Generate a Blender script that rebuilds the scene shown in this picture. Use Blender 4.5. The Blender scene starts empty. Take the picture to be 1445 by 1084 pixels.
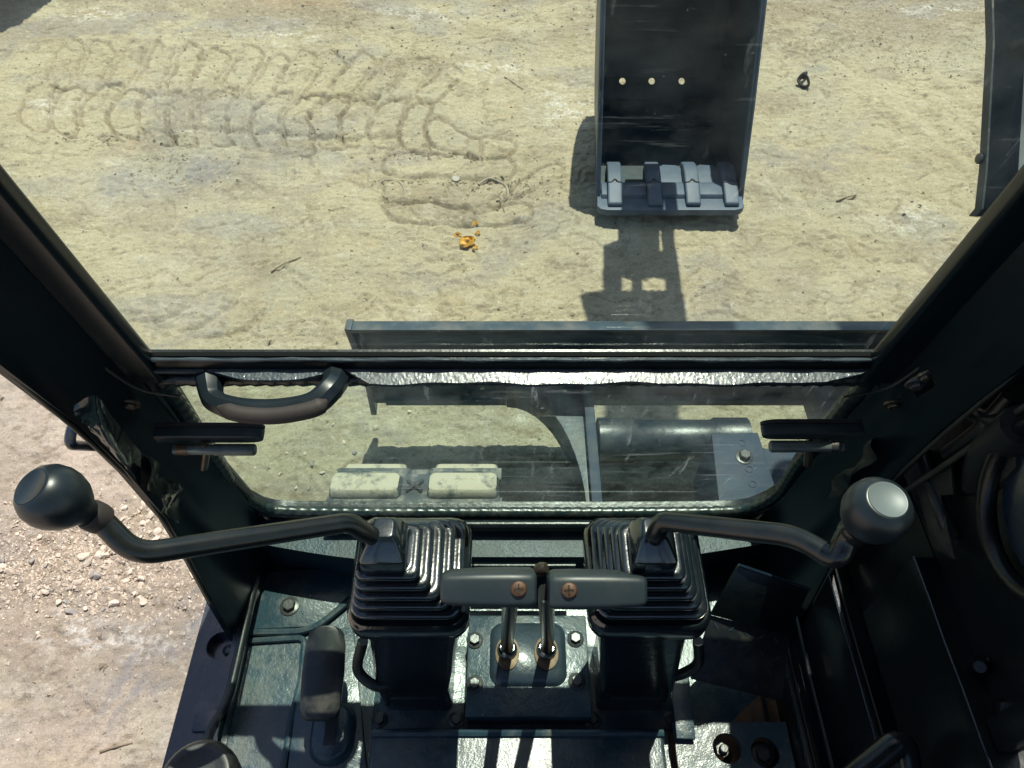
import bpy, bmesh, math, random
import numpy as np
from mathutils import Vector, Matrix
from math import sin, cos, tan, radians as R, pi
random.seed(7)
SC = bpy.context.scene
COL = SC.collection

# ------------------------------------------------------------------ camera, sky, sun, exposure
CAM = Vector((0.0, 0.0, 2.02)); PITCH = R(51.0); FP = 1050.0
cam_d = bpy.data.cameras.new('camera'); cam = bpy.data.objects.new('camera', cam_d); COL.objects.link(cam)
cam.location = CAM; cam.rotation_euler = (pi/2 - PITCH, 0, 0)
cam_d.sensor_width = 36.0; cam_d.lens = FP/1445.0*36.0
cam_d.clip_start = 0.02; cam_d.clip_end = 2000
SC.camera = cam
SUN_EL = R(70.5); SUN_AZ = R(15.0)            # azimuth measured from straight ahead (+y) to the right (+x)
w = bpy.data.worlds.new('World'); SC.world = w; w.use_nodes = True
nt = w.node_tree; bg = nt.nodes['Background']
sky = nt.nodes.new('ShaderNodeTexSky'); sky.sky_type = 'NISHITA'; sky.sun_disc = False
sky.sun_elevation = SUN_EL; sky.sun_rotation = SUN_AZ; sky.dust_density = 1.2
nt.links.new(sky.outputs[0], bg.inputs[0]); bg.inputs[1].default_value = 0.10
sun_d = bpy.data.lights.new('sun', 'SUN'); sun_d.energy = 4.6; sun_d.angle = R(0.5); sun_d.color = (1.0, 0.95, 0.87)
sun = bpy.data.objects.new('sun', sun_d); COL.objects.link(sun)
SUN_DIR = Vector((sin(SUN_AZ)*cos(SUN_EL), cos(SUN_AZ)*cos(SUN_EL), sin(SUN_EL)))
sun.rotation_euler = SUN_DIR.to_track_quat('Z', 'Y').to_euler(); sun.location = (2, 4, 12)
SC.view_settings.view_transform = 'Standard'; SC.view_settings.look = 'None'
SC.view_settings.exposure = 0.62; SC.view_settings.gamma = 1.0
SC.cycles.max_bounces = 10; SC.cycles.transparent_max_bounces = 16
SC.cycles.sample_clamp_indirect = 4.0
SC.cycles.use_denoising = True

# ------------------------------------------------------------------ pixel of the 1445x1084 photograph -> point on a real plane
FW = Vector((0, cos(PITCH), -sin(PITCH))); UP = Vector((0, sin(PITCH), cos(PITCH)))
def ray(px, py): return FW + Vector(((px-722.5)/FP, 0, 0)) + UP*((542-py)/FP)
def atd(px, py, d): return CAM + ray(px, py)*d
def onZ(px, py, z):
    r = ray(px, py); return CAM + r*((z-CAM.z)/r.z)
def onY(px, py, y):
    r = ray(px, py); return CAM + r*(y/r.y)
def onX(px, py, x):
    r = ray(px, py); return CAM + r*(x/r.x)
W0 = Vector((0, .52, 1.405)); LEAN = R(10)
WN = Vector((0, -cos(LEAN), -sin(LEAN))); WU = Vector((0, -sin(LEAN), cos(LEAN)))
def onW(px, py, off=0.0):                      # windscreen plane, off = metres towards the driver
    r = ray(px, py); p = W0 + WN*off
    return CAM + r*((p-CAM).dot(WN)/r.dot(WN))
def wp(x, z, off=0.0):                         # point of the windscreen plane by x and z
    t = (z - W0.z)/WU.z
    return W0 + WU*t + Vector((x, 0, 0)) + WN*off

# ------------------------------------------------------------------ materials
def mat(name, base, rough=.5, metal=0., spec=.5, coat=0., bump=None, vary=None, dust=None, dustcol=(.30,.25,.19), rvary=0., dlo=.48, dhi=.74, ulo=-.2, uhi=.9):
    m = bpy.data.materials.new(name); m.use_nodes = True; n = m.node_tree.nodes; L = m.node_tree.links
    b = n['Principled BSDF']; b.inputs['Roughness'].default_value = rough; b.inputs['Metallic'].default_value = metal
    b.inputs['Specular IOR Level'].default_value = spec; b.inputs['Coat Weight'].default_value = coat
    b.inputs['Coat Roughness'].default_value = .12
    tc = n.new('ShaderNodeTexCoord'); geo = n.new('ShaderNodeNewGeometry')
    def noise(scale, detail=4, rg=.6):
        t = n.new('ShaderNodeTexNoise'); t.inputs['Scale'].default_value = scale; t.inputs['Detail'].default_value = detail
        t.inputs['Roughness'].default_value = rg; L.new(geo.outputs['Position'], t.inputs['Vector']); return t
    def ramp(sock, lo, hi):
        r = n.new('ShaderNodeMapRange'); r.inputs[1].default_value = lo; r.inputs[2].default_value = hi; L.new(sock, r.inputs[0]); return r.outputs[0]
    colsock = None
    if vary:
        col2, sc = vary
        mx = n.new('ShaderNodeMix'); mx.data_type = 'RGBA'
        mx.inputs[6].default_value = (*base, 1); mx.inputs[7].default_value = (*col2, 1)
        L.new(ramp(noise(sc, 6, .65).outputs[0], .35, .7), mx.inputs[0]); colsock = mx.outputs[2]
    if dust:
        amt, sc = dust
        mx = n.new('ShaderNodeMix'); mx.data_type = 'RGBA'; mx.inputs[6].default_value = (*base, 1)
        if colsock: L.new(colsock, mx.inputs[6])
        mx.inputs[7].default_value = (*dustcol, 1)
        sx = n.new('ShaderNodeSeparateXYZ'); L.new(geo.outputs['Normal'], sx.inputs[0])
        a = n.new('ShaderNodeMath'); a.operation = 'MULTIPLY'; L.new(ramp(noise(sc, 8, .7).outputs[0], dlo, dhi), a.inputs[0])
        up = ramp(sx.outputs[2], ulo, uhi); L.new(up, a.inputs[1])
        c = n.new('ShaderNodeMath'); c.operation = 'MULTIPLY'; L.new(a.outputs[0], c.inputs[0]); c.inputs[1].default_value = amt
        L.new(c.outputs[0], mx.inputs[0]); colsock = mx.outputs[2]
        rm = n.new('ShaderNodeMapRange'); rm.inputs[3].default_value = rough; rm.inputs[4].default_value = .85
        L.new(c.outputs[0], rm.inputs[0]); L.new(rm.outputs[0], b.inputs['Roughness'])
    elif rvary:
        rm = n.new('ShaderNodeMapRange'); rm.inputs[1].default_value = .3; rm.inputs[2].default_value = .7
        rm.inputs[3].default_value = max(.02, rough-rvary); rm.inputs[4].default_value = rough+rvary
        L.new(noise(28, 5).outputs[0], rm.inputs[0]); L.new(rm.outputs[0], b.inputs['Roughness'])
    if colsock: L.new(colsock, b.inputs['Base Color'])
    else: b.inputs['Base Color'].default_value = (*base, 1)
    if bump:
        prev = None
        for sc, st, dist in bump:
            bp = n.new('ShaderNodeBump'); bp.inputs['Strength'].default_value = st; bp.inputs['Distance'].default_value = dist
            L.new(noise(sc, 3, .6).outputs[0], bp.inputs['Height'])
            if prev: L.new(prev, bp.inputs['Normal'])
            prev = bp.outputs[0]
        L.new(prev, b.inputs['Normal'])
        if coat: L.new(prev, b.inputs['Coat Normal'])
    return m

NAVY = (.010, .016, .024)
M = {}
M['cab'] = mat('black_cab_paint', (.003,.005,.006), .30, spec=.38, bump=[(60,.2,.003),(420,.1,.0007)], dust=(.03,14), rvary=.1)
M['floor'] = mat('floor_paint', (.011,.030,.044), .32, spec=.45, coat=.22, bump=[(45,.3,.003),(150,.26,.0014),(420,.3,.0008)], vary=((.030,.060,.078),9), dust=(.55,16), dustcol=(.17,.155,.12))
M['rough'] = mat('lumpy_wet_paint', (.035,.052,.068), .36, spec=.55, coat=.2, bump=[(150,.25,.002)], vary=((.02,.03,.04),20), rvary=.08)
M['navy'] = mat('navy_gloss_paint', (.009,.017,.029), .22, spec=.5, coat=.35, bump=[(30,.12,.004)], dust=(.22,16))
M['rubber'] = mat('black_rubber', (.010,.012,.013), .42, spec=.5, bump=[(700,.15,.0005)], dust=(.16,30))
M['wornp'] = mat('worn_dusty_black_panel', (.006,.009,.009), .5, dust=(.5,24), dustcol=(.10,.10,.07), ulo=-1.2, uhi=.2)
M['capgrey'] = mat('pale_grey_sunlit_cap', (.13,.155,.16), .45, spec=.5, vary=((.12,.15,.16),60))  # sun on the right knob top put into a paler grey
M['olive'] = mat('dusty_seam_edge_highlight', (.055,.060,.042), .45, vary=((.02,.022,.018),30))  # dusty seam line; along the pillar edges it paints their highlights
M['tubed'] = mat('dark_greased_tube', (.010,.018,.030), .38, spec=.6, bump=[(40,.3,.004)], dust=(.12,14))
M['ledge'] = mat('ledge_paint', (.012,.030,.042), .42, spec=.4, bump=[(45,.3,.003),(210,.6,.0018)], vary=((.03,.055,.07),12), dust=(.35,20), dustcol=(.17,.155,.12))
M['pin'] = mat('dull_grey_steel_pin', (.15,.175,.165), .45, metal=.3, vary=((.08,.09,.085),60))
M['gloss'] = mat('glossy_black_teal_paint', (.008,.018,.021), .16, spec=.6, coat=.4, bump=[(35,.3,.005)], dust=(.25,18), dustcol=(.12,.12,.085))
M['matte'] = mat('matte_black_seal', (.004,.005,.005), .85, spec=.15)
M['sash'] = mat('satin_black_sash', (.004,.010,.013), .27, spec=.45, bump=[(200,.1,.0008)])
M['boot'] = mat('bellows_rubber', (.007,.012,.016), .16, spec=.7, coat=.6, bump=[(60,.12,.003)], dust=(.06,30))
M['seal'] = mat('ribbed_rubber_seal', (.010,.02,.02), .28, spec=.6, bump=[(130,.3,.002)], dust=(.22,40))
M['plastic'] = mat('dark_plastic', (.010,.016,.021), .36, spec=.5, bump=[(500,.06,.0005)], rvary=.06)
M['grip'] = mat('grip_plastic', (.020,.029,.034), .42, spec=.5, bump=[(260,.1,.0006)], dust=(.10,34), dustcol=(.16,.14,.11))
M['rod'] = mat('worn_black_rod', (.007,.010,.011), .24, spec=.5, vary=((.018,.018,.016),40), bump=[(200,.1,.0005)])
M['bare'] = mat('bare_worn_steel', (.16,.14,.11), .35, metal=.85, vary=((.09,.06,.04),50))
M['bolt'] = mat('painted_bolt', (.022,.030,.038), .32, spec=.5, bump=[(300,.3,.001)], vary=((.06,.05,.04),60))
M['screw'] = mat('rusty_screw', (.13,.075,.05), .5, metal=.5, vary=((.07,.035,.02),300), bump=[(600,.4,.0006)])
M['brass'] = mat('rubbed_rusty_ring', (.15,.095,.055), .5, metal=.4, vary=((.06,.035,.02),90))
M['chrome'] = mat('bright_steel', (.45,.47,.48), .16, metal=1.)
M['rust'] = mat('rusty_plate', (.20,.10,.05), .8, vary=((.09,.045,.025),40), bump=[(120,.4,.002)])
M['brown'] = mat('dusty_brown_strip', (.026,.020,.019), .7, vary=((.04,.03,.027),60))
M['blade'] = mat('grey_blue_blade_paint', (.028,.050,.070), .42, spec=.5, vary=((.022,.038,.045),7), bump=[(40,.25,.004)], dust=(.30,9), rvary=.1)
M['bucket'] = mat('grey_blue_bucket_paint', (.065,.098,.145), .55, spec=.4, vary=((.045,.07,.105),14), bump=[(60,.2,.003)], dust=(.12,8))
M['bucket_shaded'] = mat('shaded_bucket_paint', (.010,.038,.050), .42, spec=.5, vary=((.011,.022,.030),5), bump=[(50,.25,.003)], dust=(.10,6))  # same bucket paint darkened, its shade put into the colour
M['steelgrey'] = mat('machine_frame_paint', (.022,.040,.070), .62, spec=.3, vary=((.018,.030,.055),8), bump=[(60,.2,.003)], dust=(.14,8))
M['track'] = mat('dusty_track_rubber', (.05,.062,.07), .6, vary=((.02,.027,.03),14), bump=[(60,.4,.004)], dust=(.85,16), dustcol=(.42,.37,.28))
M['padtop'] = mat('mud_dusted_pad_rubber', (.045,.058,.066), .85, bump=[(50,.5,.004),(160,.4,.002)], dust=(1.0,26), dustcol=(.40,.36,.27), dlo=.30, dhi=.5, ulo=.45, uhi=.8)
M['pale'] = mat('pale_grey_paint', (.55,.60,.58), .4, bump=[(30,.1,.004)])
M['stone'] = mat('pale_limestone', (.56,.48,.39), .9, vary=((.42,.34,.26),35), bump=[(220,.5,.002)])
M['stoned'] = mat('grey_stone', (.30,.29,.27), .9, vary=((.20,.17,.14),40), bump=[(220,.5,.002)])
M['crumb'] = mat('soil_crumbs', (.30,.25,.185), .95, vary=((.16,.13,.09),6))
M['clod'] = mat('dark_soil_clod', (.27,.225,.155), .95, vary=((.17,.135,.09),12))
M['yellow'] = mat('yellow_dried_peel', (.62,.34,.03), .5, vary=((.42,.20,.02),60), bump=[(150,.4,.002)])
M['ink'] = mat('black_plastic_strap', (.015,.016,.018), .5)
M['twig'] = mat('dry_twig', (.23,.18,.12), .9, vary=((.12,.09,.06),60))
M['tin'] = mat('dull_tin_cap', (.30,.29,.25), .6, vary=((.22,.2,.16),80))
M['rope'] = mat('frayed_cord', (.34,.30,.23), .9, vary=((.2,.18,.14),120))
M['caster'] = mat('shadow_caster_paint', (.03,.08,.16), .45, dust=(.3,6))

def glass_mat(name, tint, streak):
    m = bpy.data.materials.new(name); m.use_nodes = True; n = m.node_tree.nodes; L = m.node_tree.links
    n.clear(); out = n.new('ShaderNodeOutputMaterial')
    tr = n.new('ShaderNodeBsdfTransparent'); tr.inputs[0].default_value = (*tint, 1)
    gl = n.new('ShaderNodeBsdfGlossy'); gl.inputs['Roughness'].default_value = .015; gl.inputs[0].default_value = (.9,1,.97,1)
    g0 = n.new('ShaderNodeNewGeometry'); dp = n.new('ShaderNodeVectorMath'); dp.operation = 'DOT_PRODUCT'
    L.new(g0.outputs['Incoming'], dp.inputs[0]); L.new(g0.outputs['Normal'], dp.inputs[1])
    def mth(op, x, y):
        q = n.new('ShaderNodeMath'); q.operation = op
        for i, k in enumerate((x, y)):
            if isinstance(k, (int, float)): q.inputs[i].default_value = k
            else: L.new(k, q.inputs[i])
        return q.outputs[0]
    sch = mth('ADD', mth('MULTIPLY', mth('POWER', mth('SUBTRACT', 1.0, mth('ABSOLUTE', dp.outputs['Value'], 0)), 5.0), .95), .05)   # both faces of a thin pane
    m1 = n.new('ShaderNodeMixShader'); L.new(sch, m1.inputs[0]); L.new(tr.outputs[0], m1.inputs[1]); L.new(gl.outputs[0], m1.inputs[2])
    df = n.new('ShaderNodeBsdfTranslucent'); df.inputs[0].default_value = (.75,.85,.80,1)
    d2 = n.new('ShaderNodeBsdfDiffuse'); d2.inputs[0].default_value = (.75,.85,.80,1)
    ad = n.new('ShaderNodeAddShader'); L.new(df.outputs[0], ad.inputs[0]); L.new(d2.outputs[0], ad.inputs[1])
    geo = n.new('ShaderNodeNewGeometry'); mp = n.new('ShaderNodeMapping'); L.new(geo.outputs['Position'], mp.inputs[0])
    def noise(vec, scale, det, lo, hi, amt):
        t = n.new('ShaderNodeTexNoise'); t.inputs['Scale'].default_value = scale; t.inputs['Detail'].default_value = det; t.inputs['Roughness'].default_value = .7
        L.new(vec, t.inputs['Vector'])
        r = n.new('ShaderNodeMapRange'); r.inputs[1].default_value = lo; r.inputs[2].default_value = hi; r.inputs[4].default_value = amt
        L.new(t.outputs[0], r.inputs[0]); return r.outputs[0]
    mp.inputs['Scale'].default_value = (14, 2, 2.2)          # runs down the pane
    mp2 = n.new('ShaderNodeMapping'); L.new(geo.outputs['Position'], mp2.inputs[0]); mp2.inputs['Scale'].default_value = (1.6, 20, 22)   # wiped sideways
    a = noise(geo.outputs['Position'], 5, 6, .42, .75, .030*streak+.008)
    b = noise(mp.outputs[0], 4, 6, .60, .80, .11*streak)
    c = noise(mp2.outputs[0], 5, 5, .60, .82, .09*streak)
    e = noise(geo.outputs['Position'], 260, 2, .70, .80, .10*streak)
    s = None
    for k in (a, b, c, e):
        if s is None: s = k; continue
        q = n.new('ShaderNodeMath'); q.operation = 'ADD'; L.new(s, q.inputs[0]); L.new(k, q.inputs[1]); s = q.outputs[0]
    m2 = n.new('ShaderNodeMixShader'); L.new(s, m2.inputs[0]); L.new(m1.outputs[0], m2.inputs[1]); L.new(ad.outputs[0], m2.inputs[2])
    L.new(m2.outputs[0], out.inputs[0]); return m
M['glass'] = glass_mat('tinted_windscreen_glass', (.85,.93,.825), .75)
M['glassl'] = glass_mat('streaked_lower_glass', (.66,.81,.70), 1.7)

# ------------------------------------------------------------------ mesh helpers
WLOC = {}
def finish(bm, bevel=0., seg=2, ang=30):
    bmesh.ops.remove_doubles(bm, verts=bm.verts[:], dist=1e-5)
    bmesh.ops.recalc_face_normals(bm, faces=bm.faces[:])
    if bevel:
        ed = [e for e in bm.edges if len(e.link_faces) == 2 and e.calc_face_angle(0) > R(ang)]
        bmesh.ops.bevel(bm, geom=ed, offset=bevel, segments=seg, affect='EDGES', profile=.6, clamp_overlap=True)
def obj(name, bm, m, parent=None, bevel=0., seg=2, sharp=38, label=None, kind=None, fin=True):
    if fin: finish(bm, bevel, seg)
    me = bpy.data.meshes.new(name)
    if bm.verts:
        xs = [v.co for v in bm.verts]
        c = Vector([(min(p[i] for p in xs)+max(p[i] for p in xs))/2 for i in range(3)])
    else: c = Vector()
    bmesh.ops.translate(bm, verts=bm.verts[:], vec=-c)
    bm.to_mesh(me); bm.free()
    for p in me.polygons: p.use_smooth = True
    me.set_sharp_from_angle(angle=R(sharp))
    me.materials.append(m if not isinstance(m, str) else M[m])
    o = bpy.data.objects.new(name, me); COL.objects.link(o)
    link(o, c, parent)
    if label: o['label'] = label
    if kind: o['kind'] = kind
    return o
def link(o, c, parent):
    WLOC[o.name] = Vector(c)
    if parent is not None:
        o.parent = parent; o.location = Vector(c) - WLOC[parent.name]
    else: o.location = c
def copy_at(src, c, parent, rot=None):
    o = src.copy(); COL.objects.link(o); link(o, c, parent)
    if rot is not None: o.rotation_euler = rot
    return o
def thing(name, loc, label, cat, group=None):
    o = bpy.data.objects.new(name, None); COL.objects.link(o); o.empty_display_size = .1; link(o, Vector(loc), None)
    o['label'] = label; o['category'] = cat
    if group: o['group'] = group
    return o
def tag(o, label, cat, group=None):
    o['label'] = label; o['category'] = cat
    if group: o['group'] = group
def NB(): return bmesh.new()
def V3(*a): return Vector(a)
def face(bm, pts):
    return bm.faces.new([bm.verts.new(p) for p in pts])
def box(bm, x0, x1, y0, y1, z0, z1):
    v = [bm.verts.new((x, y, z)) for z in (z0, z1) for y in (y0, y1) for x in (x0, x1)]
    for f in ((0,2,3,1),(4,5,7,6),(0,1,5,4),(2,6,7,3),(0,4,6,2),(1,3,7,5)): bm.faces.new([v[i] for i in f])
def prism(bm, pts, vec):
    a = [bm.verts.new(p) for p in pts]; b = [bm.verts.new(Vector(p)+vec) for p in pts]; n = len(a)
    bm.faces.new(a); bm.faces.new(b[::-1])
    for i in range(n): bm.faces.new((a[i], a[(i+1)%n], b[(i+1)%n], b[i]))
def loft(bm, loops, cap=True, closed=False):
    vs = [[bm.verts.new(p) for p in lp] for lp in loops]; n = len(vs[0])
    rng = range(len(vs)) if closed else range(len(vs)-1)
    for k in rng:
        A, B = vs[k], vs[(k+1) % len(vs)]
        for i in range(n): bm.faces.new((A[i], A[(i+1)%n], B[(i+1)%n], B[i]))
    if cap and not closed:
        bm.faces.new(vs[0][::-1]); bm.faces.new(vs[-1])
def smooth_path(pts, n=6):
    pts = [Vector(p) for p in pts]; out = []
    P = [pts[0]*2-pts[1]] + pts + [pts[-1]*2-pts[-2]]
    for i in range(1, len(P)-2):
        a, b, c, d = P[i-1], P[i], P[i+1], P[i+2]
        for k in range(n):
            t = k/n
            out.append(.5*((2*b)+(c-a)*t+(2*a-5*b+4*c-d)*t*t+(3*b-a-3*c+d)*t**3))
    out.append(pts[-1]); return out
def fillet(pts, r, n=6):
    pts = [Vector(p) for p in pts]; out = [pts[0]]
    for i in range(1, len(pts)-1):
        a, b, c = pts[i-1], pts[i], pts[i+1]
        u = (a-b); v = (c-b); q = min(r, u.length*.45, v.length*.45)
        p0 = b+u.normalized()*q; p2 = b+v.normalized()*q
        for k in range(n+1):
            t = k/n; out.append(p0*(1-t)**2 + b*2*t*(1-t) + p2*t*t)
    out.append(pts[-1]); return out
def tube(bm, path, r, seg=12, closed=False, cap=True, flat=None):
    path = [Vector(p) for p in path]; n = len(path)
    if not hasattr(r, '__len__'): r = [r]*n
    loops = []; nrm = None
    for i, p in enumerate(path):
        if closed: t = path[(i+1)%n]-path[i-1]
        else: t = path[min(i+1,n-1)]-path[max(i-1,0)]
        t.normalize()
        if nrm is None:
            h = Vector((0,0,1)) if abs(t.z) < .9 else Vector((0,1,0)); nrm = (h - t*h.dot(t)).normalized()
        else: nrm = (nrm - t*nrm.dot(t)).normalized()
        bn = t.cross(nrm)
        fl = flat or (1, 1)
        loops.append([p + nrm*(cos(2*pi*k/seg)*r[i]*fl[0]) + bn*(sin(2*pi*k/seg)*r[i]*fl[1]) for k in range(seg)])
    loft(bm, loops, cap=cap, closed=closed)
def frame_of(axis):
    t = Vector(axis).normalized(); h = Vector((0,0,1)) if abs(t.z) < .9 else Vector((0,1,0))
    a = (h - t*h.dot(t)).normalized(); return t, a, t.cross(a)
def lathe(bm, prof, o, axis, seg=24):
    t, a, b = frame_of(axis); o = Vector(o)
    loops = [[o + t*h + (a*cos(2*pi*k/seg)+b*sin(2*pi*k/seg))*max(r, 1e-4) for k in range(seg)] for r, h in prof]
    loft(bm, loops)
def hexbolt(bm, o, axis, r=.010, h=.007):
    t, a, b = frame_of(axis); o = Vector(o)
    lathe(bm, [(r*1.55, 0), (r*1.55, .0018), (r*1.45, .0024)], o, axis, 18)
    loops = []
    for rr, hh in ((r, .002), (r, .002+h*.8), (r*.86, .002+h)):
        loops.append([o + t*hh + (a*cos(pi*k/3)+b*sin(pi*k/3))*rr for k in range(6)])
    loft(bm, loops)
def rrect(cx, cy, z, hx, hy, r, n=5):
    out = []
    for sx, sy, a0 in ((1,1,0),(-1,1,pi/2),(-1,-1,pi),(1,-1,3*pi/2)):
        for k in range(n+1):
            a = a0 + k/n*pi/2
            out.append(Vector((cx+sx*(hx-r)+r*cos(a), cy+sy*(hy-r)+r*sin(a), z)))
    return out
def holecell(bm, x0, x1, y0, y1, zt, zb, hx, hy, r, n=32):    # slab with one round hole
    def outer(k):
        a = 2*pi*k/n; dx, dy = cos(a), sin(a); ts = []
        if dx > 1e-6: ts.append((x1-hx)/dx)
        if dx < -1e-6: ts.append((x0-hx)/dx)
        if dy > 1e-6: ts.append((y1-hy)/dy)
        if dy < -1e-6: ts.append((y0-hy)/dy)
        t = min(t for t in ts if t > 0); return hx+dx*t, hy+dy*t
    pts = [outer(k) for k in range(n)]
    for cx, cy in ((x0,y0),(x0,y1),(x1,y0),(x1,y1)):
        k = min(range(n), key=lambda i: (pts[i][0]-cx)**2+(pts[i][1]-cy)**2); pts[k] = (cx, cy)
    ot = [V3(p[0], p[1], zt) for p in pts]; ob = [V3(p[0], p[1], zb) for p in pts]
    it = [V3(hx+r*cos(2*pi*k/n), hy+r*sin(2*pi*k/n), zt) for k in range(n)]
    ib = [V3(p.x, p.y, zb) for p in it]
    loft(bm, [ob, ot, it, ib], cap=False, closed=True)
def resample(loop, n):
    L = [Vector(p) for p in loop]; L2 = L + [L[0]]
    d = [0]
    for i in range(len(L)): d.append(d[-1] + (L2[i+1]-L2[i]).length)
    out = []; j = 0
    for k in range(n):
        s = d[-1]*k/n
        while d[j+1] < s: j += 1
        t = (s-d[j])/max(1e-9, d[j+1]-d[j]); out.append(L2[j].lerp(L2[j+1], t))
    return out

# ------------------------------------------------------------------ GROUND (one sheet to the horizon, finely modelled near the machine)
def hash2(ix, iy, s):
    h = (ix.astype(np.int64)*374761393 + iy.astype(np.int64)*668265263 + s*982451653) & 0xffffffff
    h = ((h ^ (h >> 13))*1274126177) & 0xffffffff
    return ((h ^ (h >> 16)) & 0xffff)/65535.0
def vnoise(x, y, s=0):
    ix = np.floor(x); iy = np.floor(y); fx = x-ix; fy = y-iy
    u = fx*fx*fx*(fx*(fx*6-15)+10); v = fy*fy*fy*(fy*(fy*6-15)+10)
    a = hash2(ix,iy,s); b = hash2(ix+1,iy,s); c = hash2(ix,iy+1,s); d = hash2(ix+1,iy+1,s)
    return (a*(1-u)+b*u)*(1-v)+(c*(1-u)+d*u)*v
def fbm(x, y, s=0, o=4, g=.5):
    t = 0; a = 1; n = 0
    for k in range(o):
        t = t + a*vnoise(x*2**k+k*17.3, y*2**k-k*9.1, s+k); n += a; a *= g
    return t/n
def sstep(a, b, x):
    t = np.clip((x-a)/(b-a), 0, 1); return t*t*(3-2*t)
def lump(px, py, cx, cy, rx, ry, rot=0.):
    c, s = cos(rot), sin(rot); u = ((px-cx)*c+(py-cy)*s)/rx; v = (-(px-cx)*s+(py-cy)*c)/ry
    return np.exp(-(u*u+v*v))
def rbox(px, py, cx, cy, hx, hy, r, rot=0., soft=4.):       # 1 inside a rounded bar, 0 outside
    c, s = cos(rot), sin(rot); u = (px-cx)*c+(py-cy)*s; v = -(px-cx)*s+(py-cy)*c
    qx = np.abs(u)-(hx-r); qy = np.abs(v)-(hy-r)
    d = np.hypot(np.maximum(qx,0), np.maximum(qy,0)) + np.minimum(np.maximum(qx,qy),0) - r
    return d
def ground_fields(X, Y):
    dx = X; dy = Y; dz = -CAM.z
    dep = dy*cos(PITCH) - dz*sin(PITCH); dep = np.maximum(dep, .3)
    up = dy*sin(PITCH) + dz*cos(PITCH)
    jx = (fbm(X*9, Y*9, 40, 3)-.5)*14; jy = (fbm(X*9, Y*9, 50, 3)-.5)*12
    px = 722.5 + FP*dx/dep + jx; py = 542 - FP*up/dep + jy
    near = np.exp(-((np.maximum(np.abs(X)-3.4, 0))**2 + (np.maximum(np.abs(Y-2.4)-2.6, 0))**2)/.5)
    h = (fbm(X*.7, Y*.7, 1, 3)-.5)*.05 + (fbm(X*3, Y*3, 5, 4)-.5)*.028
    # trampled clay: creased, terraced flakes
    wx = X + (fbm(X*4,Y*4,60,3)-.5)*.25; wy = Y + (fbm(X*4,Y*4,70,3)-.5)*.25
    rid = 1-np.abs(fbm(wx*5, wy*9, 12, 4)*2-1); h += -sstep(.93,.995,rid)*.008
    q = fbm(wx*3.2, wy*6.5, 22, 4)*14; tr = q-np.floor(q); h += (sstep(.0,.10,tr)-tr)*.0045
    h += (fbm(X*30, Y*42, 33, 4)-.5)*.011 + (fbm(X*5+Y*1.2, Y*46-X*4, 36, 4)-.5)*.006 + (fbm(X*70, Y*85, 35, 3)-.5)*.0085
    pr = np.zeros_like(h)
    # tyre lugs : lower row of rounded lugs, upper row of slanting ones
    crack = np.zeros_like(h); cn = np.clip(fbm(X*14,Y*14,160,3)*2.4-.25, .16, 1.05)
    rl = random.Random(4)
    for k in range(14):
        cx = 55 + k*41 + rl.uniform(-5,5); cy = 156 + k*1.6 + rl.uniform(-4,4); am = rl.uniform(.75,1.2)
        bend = 15*((py-cy)/37)**2*(1+.5*(py < cy)); 
        d = rbox(px-bend+6, py, cx, cy, 16+rl.uniform(-2,3), 35+rl.uniform(-4,5), 14, R(5+rl.uniform(-5,6)))
        s = 1-sstep(-4, 2, d); pr += s*(np.clip((px-bend-cx)/17,-1.2,1.2)*.006-.002)*am; q_ = np.exp(-((d-2.5)/2.4)**2)*am; pr -= q_*.015*cn; crack = np.maximum(crack, q_*cn)
        d = rbox(px, py, cx+36+rl.uniform(-4,4), cy-61, 12+rl.uniform(-2,2), 33, 4, R(26+k*1.2+rl.uniform(-4,4)))
        s = 1-sstep(-4, 2, d); pr += s*(np.clip((px-cx-36)/22,-1,1)*.005-.002)*am; q_ = np.exp(-((d-2.5)/2.2)**2)*am; pr -= q_*.012*cn; crack = np.maximum(crack, q_*cn*.8)
    for cx, cy, hx, hy, ro in ((690,205,34,11,2),(632,233,90,13,2),(628,270,88,14,1),(605,300,62,11,4),(700,303,50,10,-3),(640,196,40,14,20),(760,255,40,9,-28)):
        d = rbox(px, py, cx, cy, hx, hy, 10, R(ro)); s = 1-sstep(-6, 3, d)
        pr += s*.003; q_ = np.exp(-((d-2.5)/2.2)**2)*.9; pr -= q_*.012*cn; crack = np.maximum(crack, q_*cn)
    # trench of churned soil under the tyre lugs
    ln = np.abs(py-(186+ (px-420)*.03))
    pr -= np.exp(-(ln/4)**2)*sstep(160,330,px)*(1-sstep(560,600,px))*.016*(.4+fbm(X*12,Y*12,90,3))
    # scraped diagonal bars (right), short upright bars (middle), arcs (left)
    u = (px*.78+py*-.62); v = (px*.62+py*.78)
    m = lump(px, py, 1330, 190, 95, 75, R(35)); pr += m*np.sin((px*-.55+py*.83)/4.2+fbm(X*5,Y*5,3,2)*4)*.006
    m = lump(px, py, 715, 108, 80, 16); pr += m*np.sin(px/4.5)*.006
    m = lump(px, py, 1180, 65, 130, 30); h += m*(fbm(X*40,Y*40,77,3)-.5)*.03
    for cx, cy, r in ((250,395,90),(290,405,95),(205,400,70)):
        d = np.abs(np.hypot((px-cx), (py-cy)*1.3)-r); pr -= np.exp(-(d/4)**2)*sstep(0,40,py-cy)*sstep(-40,30,px-cx)*.012
    m = lump(px, py, 720, 255, 55, 28); h -= m*(fbm(X*26,Y*26,71,3))*.010
    gr = lump(px, py, 110, 785, 170, 55, R(8)) + .8*lump(px,py,20,835,90,40) + .9*lump(px,py,225,740,90,55)
    gr = np.clip(gr, 0, 1)
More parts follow.
